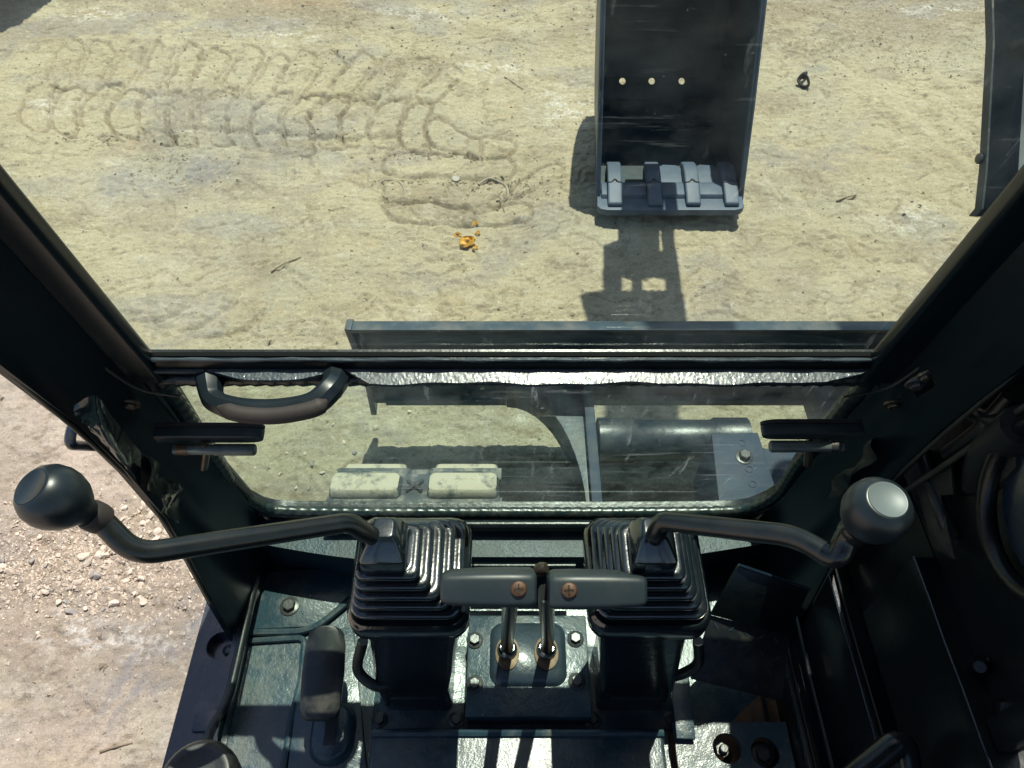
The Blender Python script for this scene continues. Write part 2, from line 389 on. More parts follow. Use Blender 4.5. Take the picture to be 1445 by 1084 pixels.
    h += gr*((fbm(X*45,Y*45,81,3)-.5)*.022)
    pr = pr*1.6
    h = (h + pr)*near + (1-near)*(fbm(X*.15,Y*.15,4,3)-.5)*.12
    # keep it flat-ish where the machine stands
    # stain and tone fields; brown also darkens cracks and creases
    brown = np.clip(gr*.8*(fbm(X*7,Y*7,92,3)*.9+.35), 0, 1)
    brown = np.maximum(brown, (1-sstep(20,95,py))*sstep(.28,.56,fbm(X*2.2,Y*3.4,93,4))*.85)
    brown = np.maximum(brown, sstep(.56,.72,fbm(X*1.7,Y*2.6,94,4))*.6)
    grey = np.clip(lump(px,py,240,250,130,28,R(-8))*1.2*fbm(X*9,Y*9,95,3)*1.6,0,1)
    sm = lump(px,py,225,925,120,38,R(-42)); st = np.sin((px*.67+py*.74)/5+fbm(X*9,Y*9,15,3)*9)*.5+.5
    grey = np.maximum(grey, np.clip(sm*2.0*(st*.8+.1)*(fbm(X*14,Y*14,97,3)+.4),0,1))
    grey = np.maximum(grey, sstep(.60,.74,fbm(X*2.4+9,Y*4,98,4))*.55)
    pale = sstep(.66,.80,fbm(X*6,Y*10,99,5))*.30
    for cx, cy, rx, ry in ((1285,310,45,22),(130,25,60,12),(60,150,40,14),(400,55,50,14),(590,20,60,10),(800,150,40,40),(1330,12,60,8),(700,95,60,10),(170,905,90,24),(90,880,70,30)):
        pale = np.maximum(pale, np.clip(lump(px,py,cx,cy,rx,ry)*sstep(.42,.66,fbm(X*22,Y*34,100,4))*1.3,0,1))
    yel = sstep(.60,.78,fbm(X*2.9,Y*5,110,4))*.8
    for cx, cy in ((305,260),(440,165),(1135,268),(650,345),(490,250)):
        yel = np.maximum(yel, lump(px,py,cx,cy,30,12)*.8)
    rust = lump(px,py,195,205,30,8)*.6 + lump(px,py,420,5,60,12)*.5
    brown = np.maximum(brown, np.clip(crack*.95, 0, .85))
    brown = np.maximum(brown, sstep(.925,.995,rid)*.55*fbm(X*10,Y*10,142,3)*1.5)
    brown = np.clip(brown, 0, 1)
    pink = np.maximum(1-sstep(.85,1.1,Y+(fbm(X*2,Y*2,150,3)-.5)*.3), sstep(-.1,.15,(-.95-(Y-1)*.75)-X+(fbm(X*2,Y*2,151,3)-.5)*.2)*(1-sstep(1.75,2.0,Y)))
    return h, dict(pink=pink, brown=brown, grey=grey, pale=pale, yellow=yel, rust=rust)
st = .0072
xs = np.arange(-3.25, 3.25, st); ys = np.arange(.10, 4.85, st)
def grow(a, lim):
    out = []; d = .02; x = a
    while x < lim: x += d; d *= 1.45; out.append(x)
    return np.array(out)
gx = grow(0, 600)
xs = np.concatenate([(-3.25-gx)[::-1], xs, xs[-1]+gx]); ys = np.concatenate([(.10-gx)[::-1], ys, ys[-1]+gx])
XX, YY = np.meshgrid(xs, ys); nx, ny = len(xs), len(ys)
HH, FLD = ground_fields(XX.ravel(), YY.ravel())
def ground_z(x, y):
    i = int(np.clip(np.searchsorted(xs, x)-1, 0, nx-2)); j = int(np.clip(np.searchsorted(ys, y)-1, 0, ny-2))
    u = min(1, max(0, (x-xs[i])/(xs[i+1]-xs[i]))); v = min(1, max(0, (y-ys[j])/(ys[j+1]-ys[j])))
    return float((HH[j*nx+i]*(1-u)+HH[j*nx+i+1]*u)*(1-v) + (HH[(j+1)*nx+i]*(1-u)+HH[(j+1)*nx+i+1]*u)*v)
me = bpy.data.meshes.new('ground'); me.vertices.add(nx*ny)
co = np.stack([XX.ravel(), YY.ravel(), HH], 1).astype(np.float32); me.vertices.foreach_set('co', co.ravel())
idx = np.arange(nx*ny).reshape(ny, nx)
qd = np.stack([idx[:-1,:-1], idx[:-1,1:], idx[1:,1:], idx[1:,:-1]], -1).reshape(-1, 4)
me.loops.add(qd.size); me.loops.foreach_set('vertex_index', qd.ravel().astype(np.int32))
me.polygons.add(len(qd)); me.polygons.foreach_set('loop_start', (np.arange(len(qd))*4).astype(np.int32))
me.polygons.foreach_set('use_smooth', np.ones(len(qd), dtype=bool))
me.update(); me.validate()
for k, v in FLD.items():
    at = me.attributes.new(k, 'FLOAT', 'POINT'); at.data.foreach_set('value', v.astype(np.float32))
ground = bpy.data.objects.new('ground', me); COL.objects.link(ground); ground['kind'] = 'structure'
ground['label'] = 'dry trampled clay yard with tyre lug prints'
m = bpy.data.materials.new('dry_clay'); m.use_nodes = True; n = m.node_tree.nodes; L = m.node_tree.links
b = n['Principled BSDF']; b.inputs['Roughness'].default_value = .92; b.inputs['Specular IOR Level'].default_value = .25
geo = n.new('ShaderNodeNewGeometry')
def gn(scale, det=6, rg=.65, vec=None):
    t = n.new('ShaderNodeTexNoise'); t.inputs['Scale'].default_value = scale; t.inputs['Detail'].default_value = det; t.inputs['Roughness'].default_value = rg
    L.new(vec or geo.outputs['Position'], t.inputs['Vector']); return t.outputs[0]
def mr(s, lo, hi, a=0, c=1):
    r = n.new('ShaderNodeMapRange'); r.inputs[1].default_value = lo; r.inputs[2].default_value = hi; r.inputs[3].default_value = a; r.inputs[4].default_value = c
    L.new(s, r.inputs[0]); return r.outputs[0]
def mixc(a, bcol, f):
    x = n.new('ShaderNodeMix'); x.data_type = 'RGBA'
    if isinstance(a, tuple): x.inputs[6].default_value = (*a, 1)
    else: L.new(a, x.inputs[6])
    x.inputs[7].default_value = (*bcol, 1); L.new(f, x.inputs[0]); return x.outputs[2]
def mul(a, b2):
    x = n.new('ShaderNodeMath'); x.operation = 'MULTIPLY'; L.new(a, x.inputs[0])
    if isinstance(b2, float): x.inputs[1].default_value = b2
    else: L.new(b2, x.inputs[1])
    return x.outputs[0]
def att(k):
    a = n.new('ShaderNodeAttribute'); a.attribute_name = k; return a.outputs['Fac']
c = mixc((.50,.445,.30), (.415,.365,.24), mr(gn(1.6), .35, .7))
c = mixc(c, (.535,.44,.355), att('pink'))
c = mixc(c, (.35,.345,.275), mul(mr(gn(1.15, 5, .6), .47, .66), .65))
c = mixc(c, (.55,.485,.36), mul(mr(gn(9, 8), .5, .75), .6))
c = mixc(c, (.52,.40,.22), mul(att('yellow'), mr(gn(22, 6), .42, .62, 0., .5)))
c = mixc(c, (.20,.145,.10), mul(att('brown'), mr(gn(40, 5), .3, .7, .35, .95)))
c = mixc(c, (.25,.25,.265), mul(att('grey'), mr(gn(30, 6), .3, .65, .3, 1.)))
c = mixc(c, (.36,.19,.09), mul(att('rust'), mr(gn(50, 5), .4, .6)))
c = mixc(c, (.72,.69,.64), mul(att('pale'), mr(gn(60, 6), .40, .62)))
c = mixc(c, (.27,.215,.155), mul(mr(gn(240, 4, .75), .5, .64), .55))          # fine grain
mpv = n.new('ShaderNodeMapping'); mpv.inputs['Scale'].default_value = (1, 7, 1); mpv.inputs['Rotation'].default_value = (0, 0, .12); L.new(geo.outputs['Position'], mpv.inputs[0])
c = mixc(c, (.30,.245,.18), mul(mr(gn(9, 8, .75, mpv.outputs[0]), .50, .66), .50))
c = mixc(c, (.25,.21,.155), mul(mr(gn(2.6, 10, .78), .50, .64), .55))
c = mixc(c, (.64,.58,.45), mul(mr(gn(34, 8, .75), .54, .68), .55))
c = mixc(c, (.14,.105,.075), mul(mr(gn(95, 3), .60, .72), .75))          # dark specks
c = mixc(c, (.62,.57,.50), mul(mr(gn(130, 2), .64, .72), .8))            # pale grit
L.new(c, b.inputs['Base Color'])
b1 = n.new('ShaderNodeBump'); b1.inputs['Strength'].default_value = 1.; b1.inputs['Distance'].default_value = .012; L.new(gn(75, 8, .75), b1.inputs['Height'])
b2 = n.new('ShaderNodeBump'); b2.inputs['Strength'].default_value = .7; b2.inputs['Distance'].default_value = .004; L.new(gn(260, 4, .7), b2.inputs['Height']); L.new(b1.outputs[0], b2.inputs['Normal'])
L.new(b2.outputs[0], b.inputs['Normal'])
me.materials.append(m)

# ------------------------------------------------------------------ EXCAVATOR : one machine, everything on it is a part
EX = thing('excavator', (.5, 0, 0), 'dark navy compact excavator seen from its driving seat, bucket resting on the clay yard', 'excavator')
def onp(p): return Vector(p)

# ---- machine body under and behind the cab
bm = NB(); box(bm, -.48, 1.42, -1.6, .60, .62, .775); obj('deck_frame', bm, 'steelgrey', EX, .01)
bm = NB(); box(bm, .56, 1.42, -1.6, .45, .775, 1.18); obj('engine_cover', bm, 'steelgrey', EX, .05, 3)
# ---- cab floor
FZ = .82
bm = NB(); box(bm, -.425, .47, -.85, .60, .775, FZ); floor = obj('floor_plate', bm, 'floor', EX)
def slab(name, pix, z, th, m, parent, bev=.003, ext=None, **k):
    bm = NB(); pts = [onZ(px, py, z) for px, py in pix]
    prism(bm, pts, V3(0, 0, -th)); return obj(name, bm, m, parent, bev, **k)
p1 = slab('raised_panel', [(352,808),(512,798),(512,822),(447,884),(352,888)], FZ+.012, .014, 'floor', floor)
# rolled bead around that panel
bm = NB(); tube(bm, fillet([onZ(px,py,FZ+.008) for px,py in ((350,893),(440,891),(505,838),(520,815))], .03), .006, 8); obj('pressed_bead', bm, 'floor', floor)
bm = NB(); tube(bm, fillet([onZ(px,py,FZ+.004) for px,py in ((352,905),(430,900),(425,960),(412,1010),(396,1110))], .012), .0055, 8); obj('pressed_bead', bm, 'floor', floor)
slab('pedal_plate', [(428,905),(498,880),(520,1110),(402,1110)], FZ+.008, .009, 'floor', floor)
bm = NB(); hexbolt(bm, onZ(409,856,FZ+.012), (0,0,1), .0105, .008); obj('bolt', bm, 'bolt', floor)
# pedal slot: rounded hump with a dark slot
bm = NB(); c = onZ(466,1030,FZ+.03)
loft(bm, [rrect(c.x, c.y, FZ+.006, .034, .045, .03), rrect(c.x, c.y, FZ+.022, .03, .041, .028), rrect(c.x, c.y, FZ+.027, .024, .035, .023)])
hump = obj('slot_hump', bm, 'floor', floor, sharp=60)
bm = NB(); box(bm, c.x-.008, c.x+.008, c.y-.02, c.y+.034, FZ+.024, FZ+.0285); obj('pedal_slot', bm, 'ink', floor)

# ---- rear cross step (bottom of the picture) with rolled front edge
bm = NB(); box(bm, -.205, .222, .05, .296, FZ, .850); step = obj('cross_step', bm, 'floor', EX, .006, 3)
bm = NB(); tube(bm, [V3(-.205,.288,.851), V3(.222,.288,.851)], .006, 8); obj('rolled_edge', bm, 'floor', step)

# ---- plate with two round holes, lower right
z = .858; y0, y1 = .10, .302
h1 = onZ(1026,1056,z); h2 = onZ(1080,1062,z)
xm = (h1.x+h2.x)/2
bm = NB(); holecell(bm, .236, xm, y0+.08, y1, z, z-.006, h1.x, h1.y, .0205); holecell(bm, xm, .402, y0+.08, y1, z, z-.006, h2.x, h2.y, .0205)
hp = obj('mounting_plate', bm, 'floor', EX, 0)
bm = NB(); box(bm, .236, .402, y0+.08, y1-.006, FZ, FZ+.004); obj('rusty_base', bm, 'rust', hp)
bm = NB(); hexbolt(bm, (h1.x-.004, h1.y, FZ+.005), (0,0,1), .0115, .022); lathe(bm, [(.0065,.02),(.0065,.032),(.005,.034)], (h1.x-.004,h1.y,FZ+.005), (0,0,1), 12); obj('nut', bm, 'bolt', hp)
bm = NB(); lathe(bm, [(.019,0),(.019,.012),(.016,.016)], (h2.x,h2.y,z-.03), (0,0,1), 24); hexbolt(bm, (h2.x,h2.y,z-.016), (0,0,1), .011, .006); obj('recessed_bolt', bm, 'ink', hp)
# flat bracket standing on that plate
bm = NB(); pts = [onZ(px,py,.872) for px,py in ((946,953),(972,950),(982,1043),(955,1042))]; prism(bm, pts, V3(0,0,-.006)); obj('flat_bracket', bm, 'floor', EX, .0012)

# ---- door sill on the open left side
bm = NB(); zs = .868; xo, xi = -.492, -.425
hc = onZ(309, 911, zs); hc.x = -.452
holecell(bm, xo, xi, hc.y-.05, hc.y+.05, zs, zs-.02, hc.x, hc.y, .0215)
box(bm, xo, xi, hc.y+.05, .56, zs-.02, zs); box(bm, xo, xi, -.7, hc.y-.05, zs-.02, zs)
sill = obj('door_sill', bm, 'navy', EX, 0)
bm = NB(); lathe(bm, [(.0235,-.022),(.0235,-.0205)], (hc.x,hc.y,zs), (0,0,1), 24); obj('cup_floor', bm, 'navy', sill)
bm = NB(); lathe(bm, [(.0085,-.02),(.0085,-.008),(.007,-.006),(.004,-.009)], (hc.x+.010,hc.y-.004,zs), (0,0,1), 16); obj('socket_screw', bm, 'bolt', sill)
bm = NB(); box(bm, xo, xo+.02, -.7, .56, .62, zs-.02); obj('sill_skirt', bm, 'navy', sill, .004)
bm = NB(); box(bm, xi-.012, xi, -.7, .54, FZ, zs-.002); obj('sill_step', bm, 'floor', sill, .003)
bm = NB(); tube(bm, fillet([V3(xi+.002,.53,zs-.004), V3(xi+.004,.33,zs-.002), V3(xi-.012,.29,zs+.001), V3(xi-.012,.2,zs+.001)], .02), .0075, 10); obj('sill_trim', bm, 'rubber', sill)
# low raised clip on the sill
bm = NB(); q = onZ(352,1000,zs); box(bm, -.462, -.43, .285, .315, zs, zs+.006); obj('sill_clip', bm, 'navy', sill, .002)

# ---- front pillars (lofted along their own lean, thickening towards the floor)
def pillar(side):
    bm = NB(); loops = []
    for zz, d in ((.80,.20),(.90,.185),(.99,.160),(1.10,.125),(1.20,.098),(1.32,.083),(1.42,.078),(1.55,.083),(1.8,.085),(2.27,.085)):
        pr = [(.400,-.006),(.400,.006),(.404,.014),(.410,.018),(.420,d*.55),(.430,d-.012),(.437,d),(.446,d+.001),(.452,d-.012),(.458,.03),(.458,-.006)]
        loops.append([wp(side*x, zz, o) for x, o in pr])
    loft(bm, loops)
    return obj('front_pillar', bm, 'sash', EX, 0, sharp=50)
pl = pillar(-1); pr_ = pillar(1)
# upper sash: glass frame bars that follow the pillar, with the rolled seam
GX = .388
def wbar(bm, a, b, half, o0, o1):            # bar between two windscreen-plane points (x,z)
    A = wp(a[0], a[1]); B = wp(b[0], b[1]); t = (B-A).normalized(); s = t.cross(WN)
    prism(bm, [A+s*half+WN*o0, A-s*half+WN*o0, A-s*half+WN*o1, A+s*half+WN*o1], B-A)
sash = None
bm = NB(); wbar(bm, (-GX-.004, 1.40), (-GX-.004, 2.27), .019, -.001, .018); wbar(bm, (GX+.004, 1.40), (GX+.004, 2.27), .019, -.001, .018); wbar(bm, (-GX, 2.26), (GX, 2.26), .02, -.008, .022)
sash = obj('sash_frame', bm, 'sash', EX, .006, 3)
for s in (-1, 1):
    bm = NB(); path = [wp(s*(GX+.030), 2.2, .024), wp(s*(GX+.030), 1.46, .024), wp(s*(GX+.012), 1.402, .026), wp(s*(GX-.03), 1.392, .028)]
    tube(bm, fillet(path, .04), .0014, 8); obj('sash_seam', bm, 'olive', sash)
    bm = NB(); path = [wp(s*(.441), 2.2, .088), wp(s*.441, 1.42, .081), wp(s*.441, 1.20, .100), wp(s*.441, 1.0, .158)]
    tube(bm, smooth_path(path), .0022, 8); obj('pillar_edge_highlight', bm, 'olive', pl if s < 0 else pr_)  # thin tube in a paler colour, painting the edge highlight
    bm = NB(); hexbolt(bm, wp(s*.413, 1.385, .032), WN, .006, .004); obj('bolt', bm, 'bare', sash)
# windscreen
bm = NB(); pts = [wp(-.402,1.395), wp(.402,1.395), wp(.402,2.25), wp(-.402,2.25)]; bm.faces.new([bm.verts.new(p) for p in pts])
obj('windscreen', bm, 'glass', EX)
# ---- crossbar between upper and lower windows
zb = onW(722,497).z
def zrow(py, off=0.): return onW(722, py, off).z
B0 = onW(722,497); c = zrow(516)
def bpt(x, dy, dz): return V3(x, B0.y+dy, B0.z+dz)
bm = NB(); prism(bm, [bpt(-.40,.001,0), bpt(-.40,-.0055,0), bpt(-.40,-.0055,-.016), bpt(-.40,.001,-.016)], V3(.80,0,0)); xb = obj('crossbar', bm, 'matte', EX, .0008)
bm = NB(); prism(bm, [bpt(-.392,-.006,-.001), bpt(-.392,-.0105,-.002), bpt(-.392,-.0115,-.018), bpt(-.392,-.006,-.018)], V3(.784,0,0)); obj('bar_face', bm, 'cab', xb, .0008)
bm = NB(); tube(bm, [bpt(x,-.0095,-.0015+.0006*sin(x*50)) for x in np.linspace(-.385,.385,60)], [.0021+.0006*sin(k*1.7) for k in range(60)], 8); obj('glazing_bead', bm, 'rough', xb)
# lumpy painted shelf of the bar: wavy lower edge
def shelf(x0, x1, fn, name, sd):
    rs = np.random.RandomState(sd); bm = NB(); N = int((x1-x0)/.0012); MR = 12; rows = []
    for i in range(N+1):
        x = x0+(x1-x0)*i/N; d = fn(x); row = []
        for j in range(MR+1):
            t = j/MR; row.append(bm.verts.new(bpt(x+rs.uniform(-.0004,.0004), -.0115-d*t, -.0135-d*t*.20+rs.uniform(-.00016,.00016))))
        row.append(bm.verts.new(bpt(x, -.0105-d, -.0185-d*.2))); row.append(bm.verts.new(bpt(x, -.011, -.0215)))
        rows.append(row)
    for i in range(N):
        for j in range(MR+2): bm.faces.new((rows[i][j],rows[i+1][j],rows[i+1][j+1],rows[i][j+1]))
    return obj(name, bm, 'rough', xb, sharp=14)
xl = onW(490,520).x; xr = onW(1212,520).x
shelf(xl, xr, lambda x: .0165*min(1, max(.15,(x-xl)/.03), max(.05,(xr-x)/.05))+.0012*sin(x*37)+.0008*sin(x*91), 'bar_shelf', 1)
xa = onW(222,515).x
shelf(xa, xl, lambda x: .003+.010*math.exp(-((x-onW(395,520).x)/.05)**4), 'bar_shelf', 2)
bm = NB(); A = [onW(228,523,.004), onW(500,523,.004), onW(500,536,.004), onW(228,536,.004)]; prism(bm, A, WN*.002); obj('backing_strip', bm, 'brown', xb)

# ---- grab handle on the bar
pth = [onW(298,528,.010), onW(297,545,.026), onW(304,566,.044), onW(338,578,.058), onW(390,580,.061), onW(440,571,.057), onW(466,550,.042), onW(473,538,.026), onW(474,526,.010)]
bm = NB(); sp = smooth_path(pth, 8); rr = [.0128+.0050*max(0,1-i/len(sp)/.2)+.0050*max(0,(i/len(sp)-.8)/.2) for i in range(len(sp))]
tube(bm, sp, rr, 8, flat=(1.05, .95)); gh = obj('grab_handle', bm, 'plastic', EX, .0025, sharp=60)
bm = NB(); ip = smooth_path([onW(308,575,.058), onW(342,585,.068), onW(390,587,.071), onW(440,578,.067), onW(462,566,.058)], 6); tube(bm, ip, [.0088*min(1,.3+i/4,.3+(len(ip)-1-i)/4) for i in range(len(ip))], 10); obj('grip_underside', bm, 'brown', gh)  # brown lower face of the handle, modelled as its own tube

# ---- lower front panel with the rounded window
hole = fillet([onW(px,py) for px,py in ((722,537),(236,537),(322,690),(345,716),(722,716))], .0)
hl = [(230,527),(262,575),(290,620),(314,655),(335,688),(365,708),(400,716),(560,718),(722,718),(900,718),(1030,716),(1070,708),(1100,690),(1122,655),(1150,620),(1185,575),(1227,527)]
inner = [onW(px,py,.0) for px,py in hl]
inner = smooth_path(inner, 4)
top = [onW(1222-(1222-236)*k/12, 530, 0) for k in range(1, 12)]
inner = inner + [wp(p.x, inner[0].z) for p in top]
N = 120; inn = resample(inner, N)
cen = sum(inn, Vector())/N
zlo, zhi = .80, inner[0].z+.03
def outp(p):
    d = p-cen; dx, dz = d.x, d.z; ts = []
    if dx > 1e-6: ts.append((.44-cen.x)/dx)
    if dx < -1e-6: ts.append((-.44-cen.x)/dx)
    if dz > 1e-6: ts.append((zhi-cen.z)/dz)
    if dz < -1e-6: ts.append((zlo-cen.z)/dz)
    t = min(ts); return wp(cen.x+dx*t, cen.z+dz*t)
out = [outp(p) for p in inn]
bm = NB(); loft(bm, [[p-WN*.012 for p in out], [p+WN*.004 for p in out], [p+WN*.004 for p in inn], [p-WN*.012 for p in inn]], cap=False, closed=True)
fp = obj('front_panel', bm, 'cab', EX, sharp=50)
bm = NB(); bm.faces.new([bm.verts.new(p-WN*.002) for p in inn]); lw = obj('lower_window', bm, 'glassl', EX)
# rubber seal, a ribbed rope around the opening: lower and side runs
sealp = resample([p+WN*.006 for p in inn], 420)
rad = [.0088 + .0009*sin(i*2.1) for i in range(420)]
bm = NB(); tube(bm, sealp, rad, 10, closed=True); obj('window_seal', bm, 'seal', lw, sharp=80)
c2 = cen+WN*.006
bm = NB(); tube(bm, [c2+(p+WN*.006-c2)*1.035+V3(0,0,-.006) for p in resample(inn,160)], .006, 8, closed=True); obj('seal_lip', bm, 'seal', lw, sharp=80)

# ---- ledge below the window
bm = NB()
A = []; B = []
N2 = 48
for i in range(N2+1):
    px = 330+(1100-330)*i/N2
    d = 790 - 30*max(0,(520-px)/190)**1.3*1.0 if px < 520 else (786 if px < 960 else 786-22*((px-960)/140))
    A.append(wp(onZ(px,748,.93).x, .940, .010)); B.append(onZ(px, d, .934))
va = [bm.verts.new(p) for p in A]; vb = [bm.verts.new(p) for p in B]; vc = [bm.verts.new(p+V3(0,.012,-.012)) for p in B]; vd = [bm.verts.new((p.x, p.y+.02, FZ-.002)) for p in B]
for i in range(N2):
    for P, Q in ((va,vb),(vb,vc),(vc,vd)): bm.faces.new((P[i],P[i+1],Q[i+1],Q[i]))
ledge = obj('sill_ledge', bm, 'ledge', EX, sharp=50)
bm = NB(); tube(bm, [V3(-.30,.572,.955), V3(.30,.572,.955)], .0095, 12); obj('sill_tube', bm, 'cab', ledge)
bm = NB(); tube(bm, [V3(-.06,.516,.925), V3(.10,.516,.925)], .006, 12); obj('sill_rod', bm, 'cab', ledge)

# ---- window stops left and right
def stop(px0, px1, py0, py1, s, pin):
    o = .045; d = 1 if s < 0 else -1
    free = onW(px1 if s < 0 else px0, (py0+py1)/2, o).x; root = onW(px0 if s < 0 else px1, (py0+py1)/2, o).x
    top = onW(722, py0+3, o); L = abs(free-root)+.025; root -= d*.025
    hh = .0085; zc = top.z-.0075
    pts = [(0,-hh),(L-.02,-hh)] + [(L-.02+.02*sin(pi*k/8), -hh*cos(pi*k/8)) for k in range(1,8)] + [(L-.02,hh),(0,hh)]
    bm = NB(); prism(bm, [wp(root+d*u, zc+v, o-.002) for u, v in pts], WN*.013)
    st_ = obj('window_stop', bm, 'grip', EX, .003, 3)
    bm = NB(); prism(bm, [wp(root+d*u, zc+v+.001, o-.0065) for u, v in pts], WN*.0045); obj('stop_backing', bm, 'brown', st_, .001)
    p0 = wp(root+d*.02, zc-.0085, o+.019); p1 = wp(free-d*.010, zc-.0085, o+.019)
    bm = NB(); tube(bm, [p0, p1], .0060, 12); obj('stop_pin', bm, 'pin', st_, .001)
    bm = NB(); tube(bm, [p0.lerp(p1,.05), p0.lerp(p1,.18)], .0066, 12); obj('pin_collar', bm, 'brass' if s < 0 else 'bolt', st_)
    bm = NB(); tube(bm, [p0.lerp(p1,.5), p0.lerp(p1,.985)], .0068, 12); obj('pin_sleeve', bm, 'pin', st_)
    bm = NB(); u = onW(pin[0],pin[1],o+.016); v = onW(pin[2],pin[3],o+.026); tube(bm, fillet([u+V3(0,0,.010), u, v], .006), .0050, 10); obj('pull_pin', bm, 'bare', st_)
    return st_
stop(258, 378, 597, 632, -1, (291,632,287,660))
stop(1068, 1176, 592, 630, 1, (1142,632,1140,656))

# ---- pressed cover on the left pillar, crumpled, and outer door catch
bm = NB()
R1 = [onW(105,572,.092), onW(135,558,.086), onW(160,590,.070), onW(200,640,.060)]
R2 = [onW(112,585,.098), onW(150,630,.094), onW(188,672,.094), onW(200,690,.098)]
g = 10; vv = []
for i in range(g+1):
    row = []
    for j in range(g+1):
        a = smooth_path(R1, 8); b3 = smooth_path(R2, 8)
        p = a[min(len(a)-1, int(i/g*(len(a)-1)))].lerp(b3[min(len(b3)-1, int(i/g*(len(b3)-1)))], j/g)
        row.append(bm.verts.new(p + WN*(.003*sin(i*1.9+j*.8)*sin(j*1.3)+.006*sin(pi*j/g))))
    vv.append(row)
for i in range(g):
    for j in range(g): bm.faces.new((vv[i][j],vv[i+1][j],vv[i+1][j+1],vv[i][j+1]))
obj('pillar_cover', bm, 'gloss', pl, sharp=70)
bm = NB()
P = [onX(px,py,-.505) for px,py in ((103,598),(97,628),(128,630),(140,612))]
tube(bm, fillet([P[0]+V3(.02,0,.0), P[0], P[1], P[2], P[2]+V3(.03,.0,.0)], .012), .0062, 10); dc = obj('door_catch', bm, 'navy', EX)
# hinge plate and bolts on the right pillar
bm = NB(); hpz = [onW(px,py,.062) for px,py in ((1282,535),(1310,520),(1318,538),(1290,556))]; prism(bm, hpz, WN*.006); hg = obj('hinge_plate', bm, 'cab', pr_, .002)
bm = NB(); hexbolt(bm, onW(1292,540,.070), WN, .006, .004); obj('bolt', bm, 'bolt', pr_)
bm = NB(); hexbolt(bm, onW(1304,529,.070), WN, .004, .004); obj('bolt', bm, 'bare', pr_)
bm = NB(); tube(bm, smooth_path([onX(1460,565,.452), onX(1420,592,.452), onX(1360,638,.452), onX(1278,692,.452)],6), .0030, 8); obj('pillar_edge_highlight', bm, 'olive', pr_)  # one more edge highlight painted as a paler tube
# wrinkled sealant run low on both pillars
def wrinkle(pix, x, seed):
    bm = NB(); rnd = random.Random(seed); g1 = 14
    a = [onX(p[0], p[1], x) for p in pix[0]]; b4 = [onX(p[0], p[1], x*.93) for p in pix[1]]
    vv = []
    for i in range(g1+1):
        t = i/g1; p = a[0].lerp(a[1], t); q = b4[0].lerp(b4[1], t); k = rnd.uniform(-.0025,.0025)
        vv.append([bm.verts.new(p.lerp(q, j/5)+V3(-x*.012*sin(j*.9+i*.7)+k*.4, k, k*.5)) for j in range(6)])
    for i in range(g1):
        for j in range(5): bm.faces.new((vv[i][j],vv[i+1][j],vv[i+1][j+1],vv[i][j+1]))
    return bm
bm = wrinkle((((205,640),(262,700)),((215,690),(245,740))), -.425, 3); obj('sealant_skin', bm, 'gloss', pl, sharp=80)
bm = wrinkle((((1235,615),(1165,690)),((1232,650),(1170,710))), .425, 5); obj('sealant_skin', bm, 'gloss', pr_, sharp=80)

# ---- control consoles with bellows, levers
def console(side, cx, fx):
    cy = .382; hx, hy = .070, .072; zt = 1.20
    bm = NB(); yb = .375
    loft(bm, [rrect(fx, yb, FZ, .052, .048, .010), rrect(fx, yb, FZ+.10, .052, .050, .010), rrect(cx, cy, zt-.075, .056, .056, .014), rrect(cx, cy, zt-.045, .064, .064, .016), rrect(cx, cy, zt-.032, .068, .070, .02)])
    con = obj('control_console', bm, 'boot', EX, sharp=45)
    bm = NB(); loft(bm, [rrect(cx,cy,zt-.034,hx-.003,hy-.003,.022), rrect(cx,cy,zt-.030,hx,hy,.024), rrect(cx,cy,zt-.006,hx,hy,.024), rrect(cx,cy,zt,hx-.004,hy-.004,.022), rrect(cx,cy,zt-.002,hx-.010,hy-.010,.018)])
    obj('console_rim', bm, 'boot', con, sharp=40)
    bm = NB(); box(bm, fx-.035, fx+.035, yb-.0515, yb-.047, FZ+.03, FZ+.075); obj('access_cover', bm, 'plastic', con, .004)
    bm = NB(); box(bm, fx-.07, fx+.07, yb-.075, yb+.05, FZ, FZ+.006); obj('console_foot', bm, 'floor', con, .002)
    for sx in (-1, 1):
        bm = NB(); hexbolt(bm, (fx+sx*.058, yb-.062, FZ+.006), (0,0,1), .008, .006); obj('bolt', bm, 'bolt', con)
    return con
con_l = console(-1, -.119, -.142); con_r = console(1, .158, .180)
